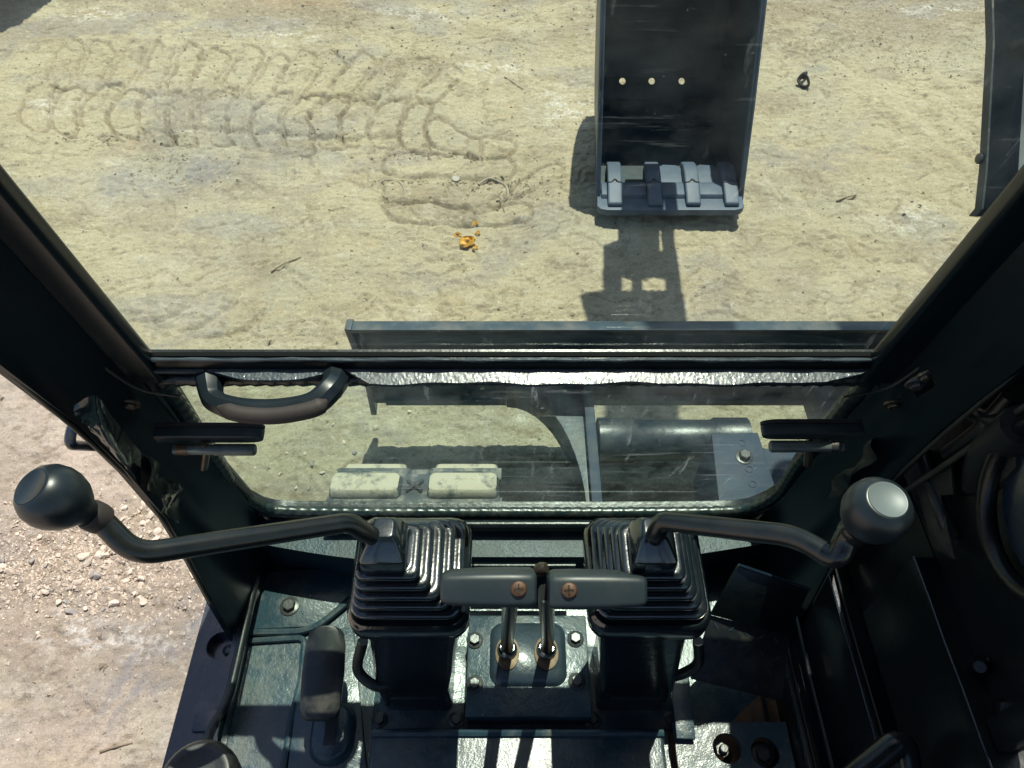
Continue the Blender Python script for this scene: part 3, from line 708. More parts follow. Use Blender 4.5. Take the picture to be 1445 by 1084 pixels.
def joystick(side, cx, path, knob, kdir, klabel):
    zt = 1.20; cy = .382
    capc = path[0]
    bm = NB(); tube(bm, fillet(path, .022, 7), .0102, 14)
    js = obj('joystick', bm, 'rod', EX, sharp=50, label=klabel)
    # bellows: square folds that shrink upwards and lean towards the stick
    loops = []; K = 5
    tx, ty = capc.x, capc.y
    for k in range(K):
        t = k/K; s0 = .063*(1-t)+.027*t; z0 = zt-.001+.084*t; ox = cx+(tx-cx)*t; oy = cy+(ty-cy)*t
        r = .017*(1-t)+.007*t; dz = .084/K; g = .0070
        for u, v in ((0,g),(.10,g*.5),(.20,.0022),(.30,.0006),(.45,0),(.62,.0002),(.74,.0013),(.82,.0036),(.85,g+.001),(.80,g+.0038)): loops.append(rrect(ox,oy,z0+dz*u,s0-v,s0-v,r))
    loops.append(rrect(tx,ty,zt+.086,.02,.02,.006))
    bm = NB(); loft(bm, loops); obj('bellows', bm, 'boot', js, sharp=85)
    bm = NB(); z1 = zt+.080
    loft(bm, [rrect(tx,ty,z1,.024,.026,.004,2), rrect(tx,ty,z1+.022,.023,.025,.004,2), rrect(tx-side*.002,ty+.004,z1+.040,.0150,.0155,.004,2), rrect(tx-side*.002,ty+.005,z1+.0445,.0105,.011,.004,2)]); obj('boot_cap', bm, 'boot', js, .0012, sharp=35)
    # knob: pear-shaped, a shallow dished cap on top
    bm = NB(); r = .0305
    prof = [(.011,-.044),(.0125,-.036),(.0145,-.030),(.020,-.0235),(.0262,-.014),(.0298,-.003),(.0305,.006),(.0285,.0165),(.0235,.0245),(.0195,.0275),(.0178,.0286),(.0165,.0280),(.013,.0277),(.006,.0277),(.0006,.0277)]
    prof = [(a*.865, b*.865) for a, b in prof]
    lathe(bm, prof, knob, kdir, 40); kn = obj('knob', bm, 'plastic', js, sharp=60)
    bm = NB(); lathe(bm, [(a*.865, b*.865) for a, b in ((.0178,.0272),(.0172,.0292),(.0160,.0290),(.0150,.0283),(.0005,.0283))], knob, kdir, 40); obj('knob_cap', bm, 'capgrey' if side > 0 else 'plastic', js, sharp=60)
    bm = NB(); lathe(bm, [(.0125,-.047),(.0132,-.043),(.0132,-.034),(.012,-.031)], knob, kdir, 24); obj('knob_collar', bm, 'brown' if side < 0 else 'rod', js)
    return js
kl = atd(80, 704, .60); kdl = (Vector((-.35,-.10,.93))).normalized()
base_l = V3(-.130,.366,1.318)
kl_b = kl - kdl*.045
joystick(-1, -.119, [V3(-.136,.366,1.30), atd(516,752,.765), atd(494,737,.752), atd(190,783,.640), kl_b, kl-kdl*.02], kl, kdl, 'left joystick with a long bent rod and a black pear-shaped knob')
kr = atd(1234, 723, .60); kdr = Vector((.02,-.10,.99)).normalized()
bx = V3(.150,.366,1.30)
joystick(1, .158, [bx, atd(926,752,.762), atd(934,735,.752), atd(1125,757,.668), atd(1182,792,.640), kr-kdr*.045+V3(-.004,0,-.0), kr-kdr*.02], kr, kdr, 'right joystick with a kinked rod and a shiny dished knob')
# black hoses beside the consoles
for pts in ([(512,905,1.02),(505,945,.97),(530,968,.95),(555,965,.94)], [(985,905,1.03),(985,935,.98),(965,950,.95),(935,958,.94)]):
    bm = NB(); tube(bm, smooth_path([onZ(*p) for p in pts], 8), .0075, 10); obj('hose', bm, 'rubber', EX)

# ---- travel levers on their base plate
zp = .862
c0 = onZ(660,872,zp); c1 = onZ(830,1010,zp)
x0, x1, ya, yb_ = -.069, .118, onZ(745,1012,zp).y, onZ(745,868,zp).y
bm = NB(); box(bm, x0, x1, ya, yb_, FZ, zp); lp = obj('lever_plate', bm, 'floor', EX, .003)
bm = NB(); xc = (x0+x1)/2; yc = yb_-.062
loft(bm, [rrect(xc,yc,zp-.002,.060,.050,.02), rrect(xc,yc,zp+.004,.057,.047,.02), rrect(xc,yc,zp+.012,.050,.040,.016)]); obj('raised_boss', bm, 'rough', lp, sharp=60)
for px, py in ((670,904),(812,902),(670,966),(814,962)):
    bm = NB(); hexbolt(bm, onZ(px,py,zp), (0,0,1), .0085, .007); obj('bolt', bm, 'bolt', lp)
zr = zp+.0125
grips = ((718, 623, 757, 828, 'left'), (771, 772, 910, 831, 'right'))
for bxp, g0, g1_, gy, sd in grips:
    s = onZ(bxp-2 if sd == 'left' else bxp, 918, zr)
    gx0 = atd(g0, gy, .79); gx1 = atd(g1_, gy, .79); gc = (gx0+gx1)/2
    tp = atd(721 if sd == 'left' else 772, gy+4, .80)
    bm = NB(); tube(bm, fillet([s+V3(0,0,-.01), s+V3(0,-.001,.05), tp+V3(0,.006,-.02), tp], .05), .0098, 14)
    tl = obj('travel_lever', bm, 'rod', EX, label='%s travel lever with a flat black grip' % sd)
    # grip: tapered rounded bar
    bm = NB(); hl_ = (gx1.x-gx0.x)/2; n = 14
    loops = []
    d = -1 if sd == 'left' else 1
    for t, kk in ((0,.70),(.02,.88),(.07,.98),(.3,1.0),(.6,.97),(.9,.88),(.97,.80),(1,.66)):
        x = gc.x - d*hl_ + d*2*hl_*t
        rot = R(-39+4)
        lp_ = []
        for q in rrect(0,0,0,.0185*kk,.0225*kk,.008*kk,3):
            lp_.append(Vector((x, gc.y + q.x*cos(rot)+q.y*sin(rot)*1.0, gc.z + (q.y*cos(rot)-q.x*sin(rot)))))
        loops.append(lp_)
    loft(bm, loops); obj('grip', bm, 'grip', tl, .0008, sharp=45)
    sc = atd(732 if sd == 'left' else 803, 831 if sd == 'left' else 833, .79) ; ax = (CAM-sc).normalized()
    so = sc + ax*.0212
    bm = NB(); lathe(bm, [(.0088,0),(.0088,.0022),(.0072,.0042),(.003,.0052),(.0005,.0053)], so, ax, 20); scr = obj('screw', bm, 'screw', tl)
    bm = NB(); t, a, b5 = frame_of(ax)
    for u, v in ((a,b5),(b5,a)):
        o = so + t*.0048; prism(bm, [o+u*.005+v*.0008, o-u*.005+v*.0008, o-u*.005-v*.0008, o+u*.005-v*.0008], t*.0009)
    obj('screw_slot', bm, 'bare', tl)
    # oval worn ring and steel ball at the foot
    bm = NB(); ring = [V3(s.x+.0185*cos(a_), s.y-.004+.026*sin(a_), zr) for a_ in np.linspace(0, 2*pi, 40, endpoint=False)]
    ins = [V3(s.x+.0165*cos(a_), s.y-.004+.024*sin(a_), zr+.0012) for a_ in np.linspace(0, 2*pi, 40, endpoint=False)]
    prism(bm, ring, V3(0,0,.0022)); rg = obj('foot_ring', bm, 'brass', tl, .0006)
    bm = NB(); lathe(bm, [(.0155,0),(.0155,.003),(.0135,.008),(.0105,.012)], s+V3(0,0,.002), (0,0,1), 24); obj('ball_socket', bm, 'chrome', tl)
bm = NB(); lathe(bm, [(.0001,-.008),(.006,-.006),(.0075,0),(.006,.006),(.0001,.008)], atd(764,803,.80), (1,0,.6), 16); obj('grip_pivot', bm, 'bare', EX)

# ---- left foot pedal and right covers
bm = NB(); pc = onZ(456,950,.925)
loops = []
for t, hw in ((-1,.018),(-.93,.024),(-.75,.0285),(0,.0305),(.6,.029),(.88,.025),(.96,.020),(1,.014)):
    yy = pc.y+.060*t; zz = .925 + .018*t
    loops.append([V3(pc.x-hw,yy,zz-.004), V3(pc.x-hw,yy,zz+.002), V3(pc.x-hw*.7,yy,zz+.007), V3(pc.x,yy,zz+.0085), V3(pc.x+hw*.7,yy,zz+.007), V3(pc.x+hw,yy,zz+.002), V3(pc.x+hw,yy,zz-.004)])
loft(bm, loops); ped = obj('foot_pedal', bm, 'rubber', EX, .001, sharp=60)
bm = NB(); tube(bm, [pc+V3(.004,-.01,-.005), V3(pc.x+.006, pc.y-.03, FZ+.02)], .009, 10); obj('pedal_arm', bm, 'rod', ped)
# checker-plate foot rest
A = [onZ(1003,868,.99), onZ(1115,897,.96), onZ(1103,990,.90), onZ(975,958,.93)]
bm = NB(); prism(bm, A, V3(0,.002,-.006)); fr = obj('foot_rest', bm, 'rubber', EX, .001)
nrm = (A[1]-A[0]).cross(A[3]-A[0]).normalized(); nrm = nrm if nrm.z > 0 else -nrm
bm = NB()
for i in range(5):
    for j in range(4):
        u, v = (i+.5+(.25 if j % 2 else 0))/5.4, (j+.5)/4
        p = A[0].lerp(A[1],u).lerp(A[3].lerp(A[2],u), v); e = (A[1]-A[0]).normalized(); f = nrm.cross(e)
        d = (e+f if (i+j) % 2 else e-f).normalized(); q = nrm.cross(d)
        a_, b_ = p+d*.0085, p-d*.0085
        face(bm, [a_+nrm*.0002, p+q*.0022+nrm*.0016, b_+nrm*.0002, p-q*.0022+nrm*.0016])
obj('tread_pattern', bm, 'rough', fr)
A = [onZ(1042,798,1.06), onZ(1143,832,1.05), onZ(1112,897,.975), onZ(1003,868,.995)]
bm = NB(); prism(bm, A, V3(0,.004,-.004)); up_ = obj('upright_guard', bm, 'cab', EX, .0012)
bm = NB(); tube(bm, [A[0]+V3(0,0,.001), A[1]+V3(0,0,.001)], .0026, 8); obj('guard_edge', bm, 'navy', up_)
bm = NB(); A = [onZ(1050,1000,FZ+.006), onZ(1092,962,FZ+.006), onZ(1118,985,FZ+.006), onZ(1102,1022,FZ+.006), onZ(1030,1022,FZ+.006)]; prism(bm, A, V3(0,0,-.004)); obj('rusty_floor_patch', bm, 'rust', floor)

# ---- right side of the cab: stepped console, rails, ledge, fittings, window
bm = NB(); box(bm, .405, .47, -.6, .50, FZ, .90); box(bm, .44, .47, -.6, .50, .90, 1.05); sp_ = obj('side_console', bm, 'cab', EX, .004)
for xx, zz, r in ((.383,FZ+.012,.006),(.412,.905,.004),(.446,1.055,.004),(.425,.93,.008)):
    bm = NB(); tube(bm, smooth_path([V3(xx+.004,.47,zz), V3(xx,.35,zz+.004), V3(xx+.002,.22,zz), V3(xx,-.1,zz)], 4), r*.5, 8); obj('side_rail', bm, 'cab', sp_)
bm = NB(); box(bm, .470, .476, -.8, .53, .70, 1.255); sw = obj('side_wall', bm, 'cab', EX)
bm = NB(); box(bm, .446, .56, -.6, .37, 1.245, 1.258); box(bm, .446, .452, -.6, .37, 1.10, 1.245); sl = obj('side_ledge', bm, 'cab', EX, .0015)
# armature rail and window on the right
bm = NB(); tube(bm, smooth_path([onZ(1352,650,1.30), onZ(1357,700,1.29), onZ(1395,800,1.285), onZ(1445,930,1.28), onZ(1480,1030,1.28)], 6), .0042, 10); obj('window_rail', bm, 'navy', sl)
bm = NB(); tube(bm, smooth_path([onZ(1362,650,1.30), onZ(1372,720,1.285), onZ(1408,805,1.28), onZ(1460,935,1.28)], 6), .0042, 10); obj('window_rail', bm, 'rubber', sl)
for k, (px, py, r) in enumerate(((1408,938,.014),(1386,940,.010),(1440,985,.016),(1425,1000,.012))):
    p = onZ(px, py, 1.27); bm = NB(); lathe(bm, [(r*.7,-.012),(r,-.008),(r,.0),(r*.8,.004),(r*.8,.010),(r*.55,.014)], p, (-.6,-.3,.7), 14); obj('hose_fitting', bm, 'cab', sl)
for k, (px, py) in enumerate(((1340,930),(1335,965),(1345,985))):
    p = onZ(px, py, 1.02); bm = NB(); lathe(bm, [(.012,-.02),(.013,-.015),(.012,-.010),(.013,-.004),(.012,.002),(.009,.004),(.009,.016)], p, (1,.1,.1), 14); obj('hose_fitting', bm, 'cab', sp_)
bm = NB(); tube(bm, smooth_path([onZ(1327,1030,1.02), onZ(1326,1046,1.02), onZ(1337,1052,1.02), onZ(1347,1035,1.02)], 5), .0012, 6); obj('wire_loop', bm, 'bare', sp_)
# side window post, rounded seal and pane beyond the ledge
bm = NB(); lpz = [V3(.545, y, z) for y, z in ((.30,1.30),(-.5,1.30),(-.5,2.1),(.12,2.1),(.30,1.75))]
lpz = fillet(lpz+[lpz[0]], .09); tube(bm, lpz[:-1], .016, 10, closed=True); swn = obj('side_window_seal', bm, 'seal', EX)
bm = NB(); bm.faces.new([bm.verts.new((.545, p.y, p.z)) for p in lpz[:-1]]); obj('side_window', bm, 'glass', EX)
bm = NB(); box(bm, .470, .477, .17, .505, 1.255, 2.0); box(bm, .455, .470, .17, .20, 1.26, 2.0); obj('side_post', bm, 'cab', EX, .004)
for a_, b_ in (((1330,560),(1440,600)),((1338,640),(1425,560)),((1300,640),(1345,760))):
    bm = NB(); tube(bm, smooth_path([onX(a_[0],a_[1],.466), onX((a_[0]+b_[0])/2,(a_[1]+b_[1])/2+8,.458), onX(b_[0],b_[1],.466)],6), .008, 10); obj('hose', bm, 'rubber', EX)
bm = NB(); prism(bm, [onX(px,py,.464) for px,py in ((1385,640),(1445,585),(1445,660),(1400,705))], V3(-.008,0,0)); obj('worn_cover', bm, 'wornp', EX, .003)
bm = NB(); prism(bm, [onX(px,py,.460) for px,py in ((1298,692),(1346,650),(1350,698),(1330,700),(1352,790),(1322,775))], V3(-.004,0,0)); obj('worn_cover', bm, 'wornp', EX, .002)
for xx, yy0, yy1, zz in ((.384,.50,-.1,.835),(.404,.50,-.1,.902),(.439,.50,-.1,1.052),(.4445,.37,-.1,1.26),(.452,.37,-.1,1.10)):
    bm = NB(); tube(bm, [V3(xx,yy0+(yy1-yy0)*k/10,zz+.0008*sin(k*2.3)) for k in range(11)], .0011, 6); obj('panel_edge', bm, 'navy', sp_)
for px, py, zz in ((1150,905,.90),(1160,940,.90),(1168,975,.905),(1310,850,1.05),(1322,900,1.05)):
    p = onZ(px, py, zz); bm = NB(); hexbolt(bm, p, (-.2,0,1), .007, .006); obj('bolt', bm, 'bolt', sp_)
bm = NB(); cp = onX(1478,722,.452); tube(bm, [V3(.452, cp.y+.075*cos(a_), cp.z+.085*sin(a_)) for a_ in np.linspace(0,2*pi,40,endpoint=False)], .009, 10, closed=True); sr = obj('round_seal', bm, 'cab', EX)
bm = NB(); lathe(bm, [(.07,-.002),(.07,0),(.001,0)], V3(.460,cp.y,cp.z), (-1,0,0), 32); obj('round_pane', bm, 'navy', sr)
# curved hose bundle between pillar and ledge
bm = NB(); tube(bm, smooth_path([atd(1445,600,.66), atd(1400,640,.72), atd(1385,690,.78), atd(1372,735,.86)], 8), .020, 12); obj('hose', bm, 'rubber', EX)
bm = NB(); tube(bm, fillet([atd(1190,1110,.80), atd(1275,1040,.80), atd(1285,1110,.80)], .02), .014, 12); obj('lock_lever', bm, 'rod', EX)
# armrest end, lower left corner
bm = NB(); lathe(bm, [(.040,-.05),(.042,-.02),(.041,-.006),(.036,.002),(.033,.0035),(.028,.0015),(.001,.0015)], atd(277,1098,.80), (.05,.05,1), 36); obj('armrest_end', bm, 'rubber', EX, sharp=60)
# ---- roof and rear of the cab
bm = NB(); box(bm, -.49, .57, -.92, .36, 2.27, 2.31); obj('roof', bm, 'cab', EX, .01)
bm = NB(); box(bm, -.49, .57, -.92, -.90, .82, 1.45); obj('rear_wall', bm, 'cab', EX, .005)
for s in (-.49, .53):
    bm = NB(); box(bm, s, s+.05, -.92, -.87, 1.45, 2.27); obj('rear_post', bm, 'cab', EX, .005)

# ------------------------------------------------------------------ tracks
def track(x0, x1):
    path = fillet([V3(0,-.2,.485), V3(0,1.02,.485), V3(0,.93,.045), V3(0,-1.35,.045), V3(0,-1.35,.485), V3(0,-.2,.485)], .15, 8)[:-1]
    npad = 40; pts_ = resample(path, npad*20); per = 1.0; pitch = 1.0/npad
    k0 = min(range(len(pts_)), key=lambda i: (pts_[i].y-.915)**2+(pts_[i].z-.485)**2)
    def at(s):
        i = int(round(s*npad*20)) % len(pts_); p = pts_[i].copy(); t = pts_[(i+8)%len(pts_)]-pts_[i-8]
        return p, math.atan2(t.z, t.y)
    xc = (x0+x1)/2; hw = (x1-x0)/2
    bm = NB(); loop = [at(per*k/64)[0] for k in range(64)]
    loft(bm, [[V3(x0+.05,p.y,p.z) + V3(0,0,0) for p in loop], [V3(x1-.05,p.y,p.z) for p in loop]])
    tr = obj('track', bm, 'track', EX)
    pad = None; blk = None
    for k in range(npad):
        p, a = at(k0/len(pts_)+pitch*k); p.x = xc
        if pad is None:
            bm = NB(); poly = [(-hw,-.052),(-hw+.012,.045),(-hw+.04,.062),(-.045,.062),(-.03,.052),(.03,.052),(.045,.062),(hw-.04,.062),(hw-.012,.045),(hw,-.052),(.03,-.052),(.02,-.044),(-.02,-.044),(-.03,-.052)]
            prism(bm, [V3(u,v,.022) for u, v in poly], V3(0,0,-.034)); finish(bm, .005)
            pad = obj('track_pad', bm, 'track', tr, fin=False); link(pad, p, tr); pad.rotation_euler = (a,0,0)
        else: copy_at(pad, p, tr, (a,0,0))
        for s in (-1, 1):
            nrm = V3(0, -sin(a)*-1*-1, cos(a)); nrm = Matrix.Rotation(a, 3, 'X') @ V3(0,0,1)
            q = p + V3(s*hw*.56,0,0) + nrm*.030
            if blk is None:
                bm = NB(); loft(bm, [rrect(0,-.014,-.018,hw*.41,.038,.014), rrect(0,-.017,.002,hw*.385,.030,.014), rrect(0,-.018,.004,hw*.36,.026,.012)])
                blk = obj('rubber_block', bm, 'padtop', tr, fin=True, sharp=50); link(blk, q, tr); blk.rotation_euler = (a,0,0)
            else: copy_at(blk, q, tr, (a,0,0))
        if p.y > .5 and p.z > .3:
            bm = NB()
            for rz in (.75, -.75):
                e = V3(cos(rz), sin(rz), 0); f = V3(-sin(rz), cos(rz), 0); Mx = Matrix.Rotation(a, 3, 'X')
                prism(bm, [p+Mx@(e*u+f*v+V3(0,0,.0225+.001*(rz>0))) for u, v in ((-.026,-.004),(.026,-.004),(.026,.004),(-.026,.004))], Mx@V3(0,0,.003))
            obj('cross_mark', bm, 'ink', tr)
    return tr
tl_ = track(-.435, -.025); track(1.06, 1.47)

# ------------------------------------------------------------------ dozer blade in front of the tracks
bm = NB(); bl, br = -.440, 1.47
sec = [(1.352,.578),(1.386,.574),(1.396,.566),(1.402,.552),(1.44,.48),(1.462,.38),(1.462,.28),(1.435,.18),(1.424,.166),(1.418,.176),(1.438,.28),(1.438,.38),(1.415,.48),(1.380,.548),(1.352,.566)]
prism(bm, [V3(bl,y,z) for y, z in sec], V3(br-bl,0,0)); bd = obj('dozer_blade', bm, 'blade', EX, sharp=60)
bm = NB(); box(bm, bl+.05, br-.05, 1.395, 1.435, .300, .355); box(bm, bl+.05, br-.05, 1.395, 1.418, .19, .215); obj('blade_rib', bm, 'blade', bd, .004)
for x in (bl, br-.014):
    bm = NB(); prism(bm, [V3(x-.004,y,z) for y, z in ((1.350,.582),(1.394,.576),(1.470,.38),(1.455,.15),(1.40,.135),(1.41,.30))], V3(.018,0,0)); obj('end_plate', bm, 'blade', bd, .002)
for x0 in (.205, .885):
    g = 1 if x0 < .5 else -1
    bm = NB(); box(bm, x0, x0+.028, .55, 1.42, .22, .345); obj('lift_arm', bm, 'steelgrey', bd, .003)
    bm = NB(); xw = x0+ (0 if g > 0 else .028)
    cur = [(xw, .92)] + [(xw-g*.21*(1-cos(t))-g*.01, .94+.43*sin(t)) for t in np.linspace(0.05, pi/2, 12)] + [(xw-g*.24,1.42),(xw,1.42)]
    prism(bm, [V3(x,y,.315) for x, y in cur], V3(0,0,-.10)); obj('arm_gusset', bm, 'blade', bd, .002)
# shiny cross tube between the arms with end collar and hose clip
bm = NB(); lathe(bm, [(.05,0),(.064,.004),(.064,.10),(.058,.11),(.058,.32),(.064,.33),(.064,.42),(.05,.424)], (.236,1.19,.300), (1,0,0), 32); ct = obj('cross_tube', bm, 'tubed', bd, sharp=50)
# ------------------------------------------------------------------ swing post with bolt, boom foot, boom, stick
A = [onZ(px,py,.60) for px,py in ((1004,612),(1070,610),(1102,712),(1016,722))]
bm = NB(); prism(bm, A, V3(0,.01,-.22)); swp = obj('swing_post', bm, 'steelgrey', EX, .004)
bm = NB(); hexbolt(bm, onZ(1050,645,.60), (0,0,1), .013, .012); obj('bolt', bm, 'bolt', swp)
for px, py in ((1047,625),(1057,662),(1062,683)):
    bm = NB(); lathe(bm, [(.009,0),(.009,.0015),(.006,.002),(.006,.0006)], onZ(px,py,.60), (0,0,1), 16); obj('weld_spot', bm, 'steelgrey', swp)
bm = NB(); box(bm, .60, 1.0, .62, 1.02, .30, .52); obj('swing_base', bm, 'steelgrey', swp, .02)
# cheek plate of the boom foot, right edge of the windscreen view
xk = .705
ck = [onX(px,py,xk) for px,py in ((1379,306),(1388,295),(1394,240),(1399,150),(1404,60),(1400,-80))]
bm = NB()
yz = [(p.y,p.z) for p in ck]
poly = [V3(xk,y,z) for y,z in yz] + [V3(xk,y+.014,z-.010) for y,z in yz[::-1]]
prism(bm, poly, V3(.046,0,0)); boom = obj('boom_foot', bm, 'cab', EX, .002, label='dark boom foot plate with a paler brown edge')
bm = NB(); prism(bm, [p+V3(-.003,0,0) for p in poly], V3(.003,0,0)); obj('cheek_edge', bm, 'track', boom)  # left face in paler brown, its lit look put into the colour
bm = NB(); lathe(bm, [(.008,0),(.008,.004),(.005,.006)], onX(1391,224,xk)+V3(-.003,.006,-.004), (-1,0,0), 14); obj('bolt', bm, 'bolt', boom)
bm = NB(); tube(bm, [V3(.815,.90,1.20), V3(.815,1.12,1.50), V3(.815,1.5,2.2)], .055, 20); bc = obj('boom_cylinder', bm, 'pale', EX)
bm = NB(); tube(bm, smooth_path([V3(.78,1.0,1.62), V3(.765,1.03,1.56), V3(.77,1.06,1.5), V3(.80,1.08,1.46)], 5), .014, 10); obj('hose', bm, 'rubber', boom)
bm = NB(); pf = [(.95,.55),(1.12,.55),(1.32,1.35),(1.65,2.2),(2.42,3.2),(2.35,3.36),(2.2,3.35),(1.42,2.35),(1.12,1.45)]
prism(bm, [V3(1.12+.0*y,y,z) for y, z in pf], V3(.16,0,0)); obj('boom', bm, 'cab', EX, .01)
# stick and tipping links out of view, outlines shaped to cast their ground shadow
def bar3(bm, a, b_, wx, d):
    a = Vector(a); b_ = Vector(b_); t = (b_-a).normalized(); n_ = Vector((1,0,0)).cross(t).normalized()
    prism(bm, [a+V3(wx,0,0)+n_*d, a-V3(wx,0,0)+n_*d, a-V3(wx,0,0)-n_*d, a+V3(wx,0,0)-n_*d], b_-a)
def up(px, py):
    g = onZ(px, py, 0); h = 1.06+(py-305)/150*.95; return g + SUN_DIR*(h/SUN_DIR.z)
def upoly(pts): 
    bm = NB(); prism(bm, [up(*p) for p in pts], V3(0,.05,.0)); return bm
stk = obj('stick', upoly([(873,300),(931,300),(931,385),(852,385),(852,360),(873,352)]), 'steelgrey', EX, .004)
obj('tipping_link', upoly([(931,300),(947,300),(968,455),(944,455)]), 'steelgrey', stk, .004)
obj('link_plate', upoly([(852,366),(950,366),(954,396),(852,396)]), 'steelgrey', stk, .004)
obj('tipping_link', upoly([(850,396),(877,396),(878,424),(852,424)]), 'steelgrey', stk, .004)
obj('tipping_link', upoly([(892,394),(906,394),(907,424),(892,424)]), 'steelgrey', stk, .004)
obj('cylinder_boss', upoly([(818,426),(966,420),(972,476),(834,476),(824,450)]), 'steelgrey', stk, .02)
a_ = up(900,474); bm = NB(); bar3(bm, a_, (.72,2.35,3.25), .12, .10); obj('stick_upper', bm, 'steelgrey', stk, .01)
bm = NB(); a2 = up(905,300); bar3(bm, a2, (.64,2.98,.93), .07, .06); obj('bucket_link', bm, 'steelgrey', stk, .01)
# ------------------------------------------------------------------ bucket
BX0, BX1 = .370, .955
LB = .055
def sh(x, y, z): return V3(x - LB*z + .055*(y-2.5), y, z)          # the bucket hangs a little out of plumb
inner_p = [(2.52,.062),(2.70,.066),(2.95,.070),(3.15,.085),(3.28,.125),(3.36,.19),(3.405,.28),(3.42,.40),(3.41,.54),(3.37,.66),(3.31,.75),(3.22,.82),(3.10,.87)]
outer_p = [(2.52,.040),(2.70,.042),(2.95,.046),(3.16,.060),(3.295,.105),(3.380,.18),(3.427,.28),(3.443,.40),(3.432,.545),(3.390,.67),(3.325,.765),(3.23,.838),(3.105,.89)]
# shell is built from strips; the back strip carries the three drain holes
bm = NB(); hz = onY(919,105,3.40).z
bx = [onY(px,105,3.40) for px in (878,919,961)]
def strip(bm, i0, i1):
    rows = []
    for (iy,iz),(oy,oz) in zip(inner_p[i0:i1+1], outer_p[i0:i1+1]):
        rows.append([sh(BX0,iy,iz), sh(BX1,iy,iz), sh(BX1,oy,oz), sh(BX0,oy,oz)])
    loft(bm, rows)
# find strip spanning hz
ks = [i for i in range(len(inner_p)-1) if inner_p[i][1] <= hz <= inner_p[i+1][1]][0]
strip(bm, 0, ks); strip(bm, ks+1, len(inner_p)-1)
ia, ib_ = inner_p[ks], inner_p[ks+1]; oa, ob_ = outer_p[ks], outer_p[ks+1]
xsplit = [BX0]+[(bx[i].x+bx[i+1].x)/2+LB*hz-.05 for i in range(2)]+[BX1]
tc_ = (hz-ia[1])/(ib_[1]-ia[1]); Ls = math.hypot(ib_[0]-ia[0], ib_[1]-ia[1])
for i in range(3):
    hx_ = bx[i].x+LB*hz-.05
    tmp = NB(); holecell(tmp, xsplit[i], xsplit[i+1], 0, Ls, 1, 0, hx_, min(max(tc_*Ls,.02),Ls-.02), .0155, 28)
    for v in tmp.verts:
        t = v.co.y/Ls; iy = ia[0]+(ib_[0]-ia[0])*t; iz = ia[1]+(ib_[1]-ia[1])*t; oy = oa[0]+(ob_[0]-oa[0])*t; oz = oa[1]+(ob_[1]-oa[1])*t
        v.co = sh(v.co.x, iy if v.co.z > .5 else oy, iz if v.co.z > .5 else oz)
    mt = bpy.data.meshes.new('tmp'); tmp.to_mesh(mt); tmp.free(); bm.from_mesh(mt); bpy.data.meshes.remove(mt)
bk = obj('bucket', bm, 'bucket_shaded', EX, sharp=40, label='digging bucket with three round drain holes, mouth towards the cab')
front_edge = [(2.56,.05),(2.60,.14),(2.70,.42),(2.83,.72),(2.90,.88),(2.98,.92)]
for s in (0, 1):
    x = (BX0-.014) if s == 0 else BX1
    prof = front_edge + [(y, z) for y, z in outer_p[::-1][:-2]]
    bm = NB(); prism(bm, [sh(x,y,z) for y, z in prof], V3(.014,0,0)); sp2 = obj('bucket_side', bm, 'bucket_shaded', bk, .002)
    bm = NB(); xe = x-.004 if s == 0 else x-.002
    lp1 = [(y,z) for y,z in front_edge]; back = [(y+.03,z-.005) for y,z in front_edge][::-1]
    prism(bm, [sh(xe,y,z) for y,z in lp1+back], V3(.020,0,0)); obj('side_edge', bm, 'bucket', bk, .003)
# weld lines inside
for z_, y_ in ((.128,3.272),):
    bm = NB(); tube(bm, [sh(x, y_+.002*sin(x*60), z_+.003*sin(x*41)) for x in np.linspace(BX0+.01,BX1-.17,24)], .004, 6); obj('weld_bead', bm, 'bucket_shaded', bk)
bm = NB(); box(bm, .80,.93,3.10,3.125,.088,.105); box(bm,.84,.905,3.135,3.15,.09,.115); obj('weld_lump', bm, 'bucket_shaded', bk, .004)
# lip and tooth adapters
bm = NB(); pts = [(BX0-.012,2.60),(BX0-.012,2.515),(BX0+.002,2.496),(BX0+.03,2.488),(BX1-.03,2.488),(BX1-.002,2.496),(BX1+.012,2.515),(BX1+.012,2.60)]
prism(bm, [sh(x,y,.088) for x,y in pts], V3(0,0,-.030)); lip = obj('cutting_edge', bm, 'bucket', bk, .004)
txs = [onZ(px,280,.10).x+LB*.1 for px in (867,923,977,1031)]
for i, tx in enumerate(txs):
    bm = NB(); hw = .030
    sec = [(2.506,.089),(2.510,.106),(2.60,.128),(2.67,.140),(2.74,.134),(2.80,.106),(2.82,.067),(2.60,.067)]
    prism(bm, [sh(tx-hw,y,z) for y,z in sec], V3(2*hw,0,0)); th_ = obj('tooth_adapter', bm, 'bucket', bk, .010, 3)
    bm = NB(); tube(bm, smooth_path([sh(tx-hw,2.618,.131), sh(tx-.014,2.618,.134), sh(tx,2.632,.138), sh(tx+.014,2.618,.134), sh(tx+hw,2.618,.131)],4), .0022, 6); obj('tooth_seam', bm, 'ink', bk)
    bm = NB(); lathe(bm, [(.006,0),(.006,.003),(.004,.004)], sh(tx,2.622,.129), (0,-.2,1), 12); obj('tooth_pin', bm, 'bolt', bk)
xs_ = [BX0]+txs+[BX1]
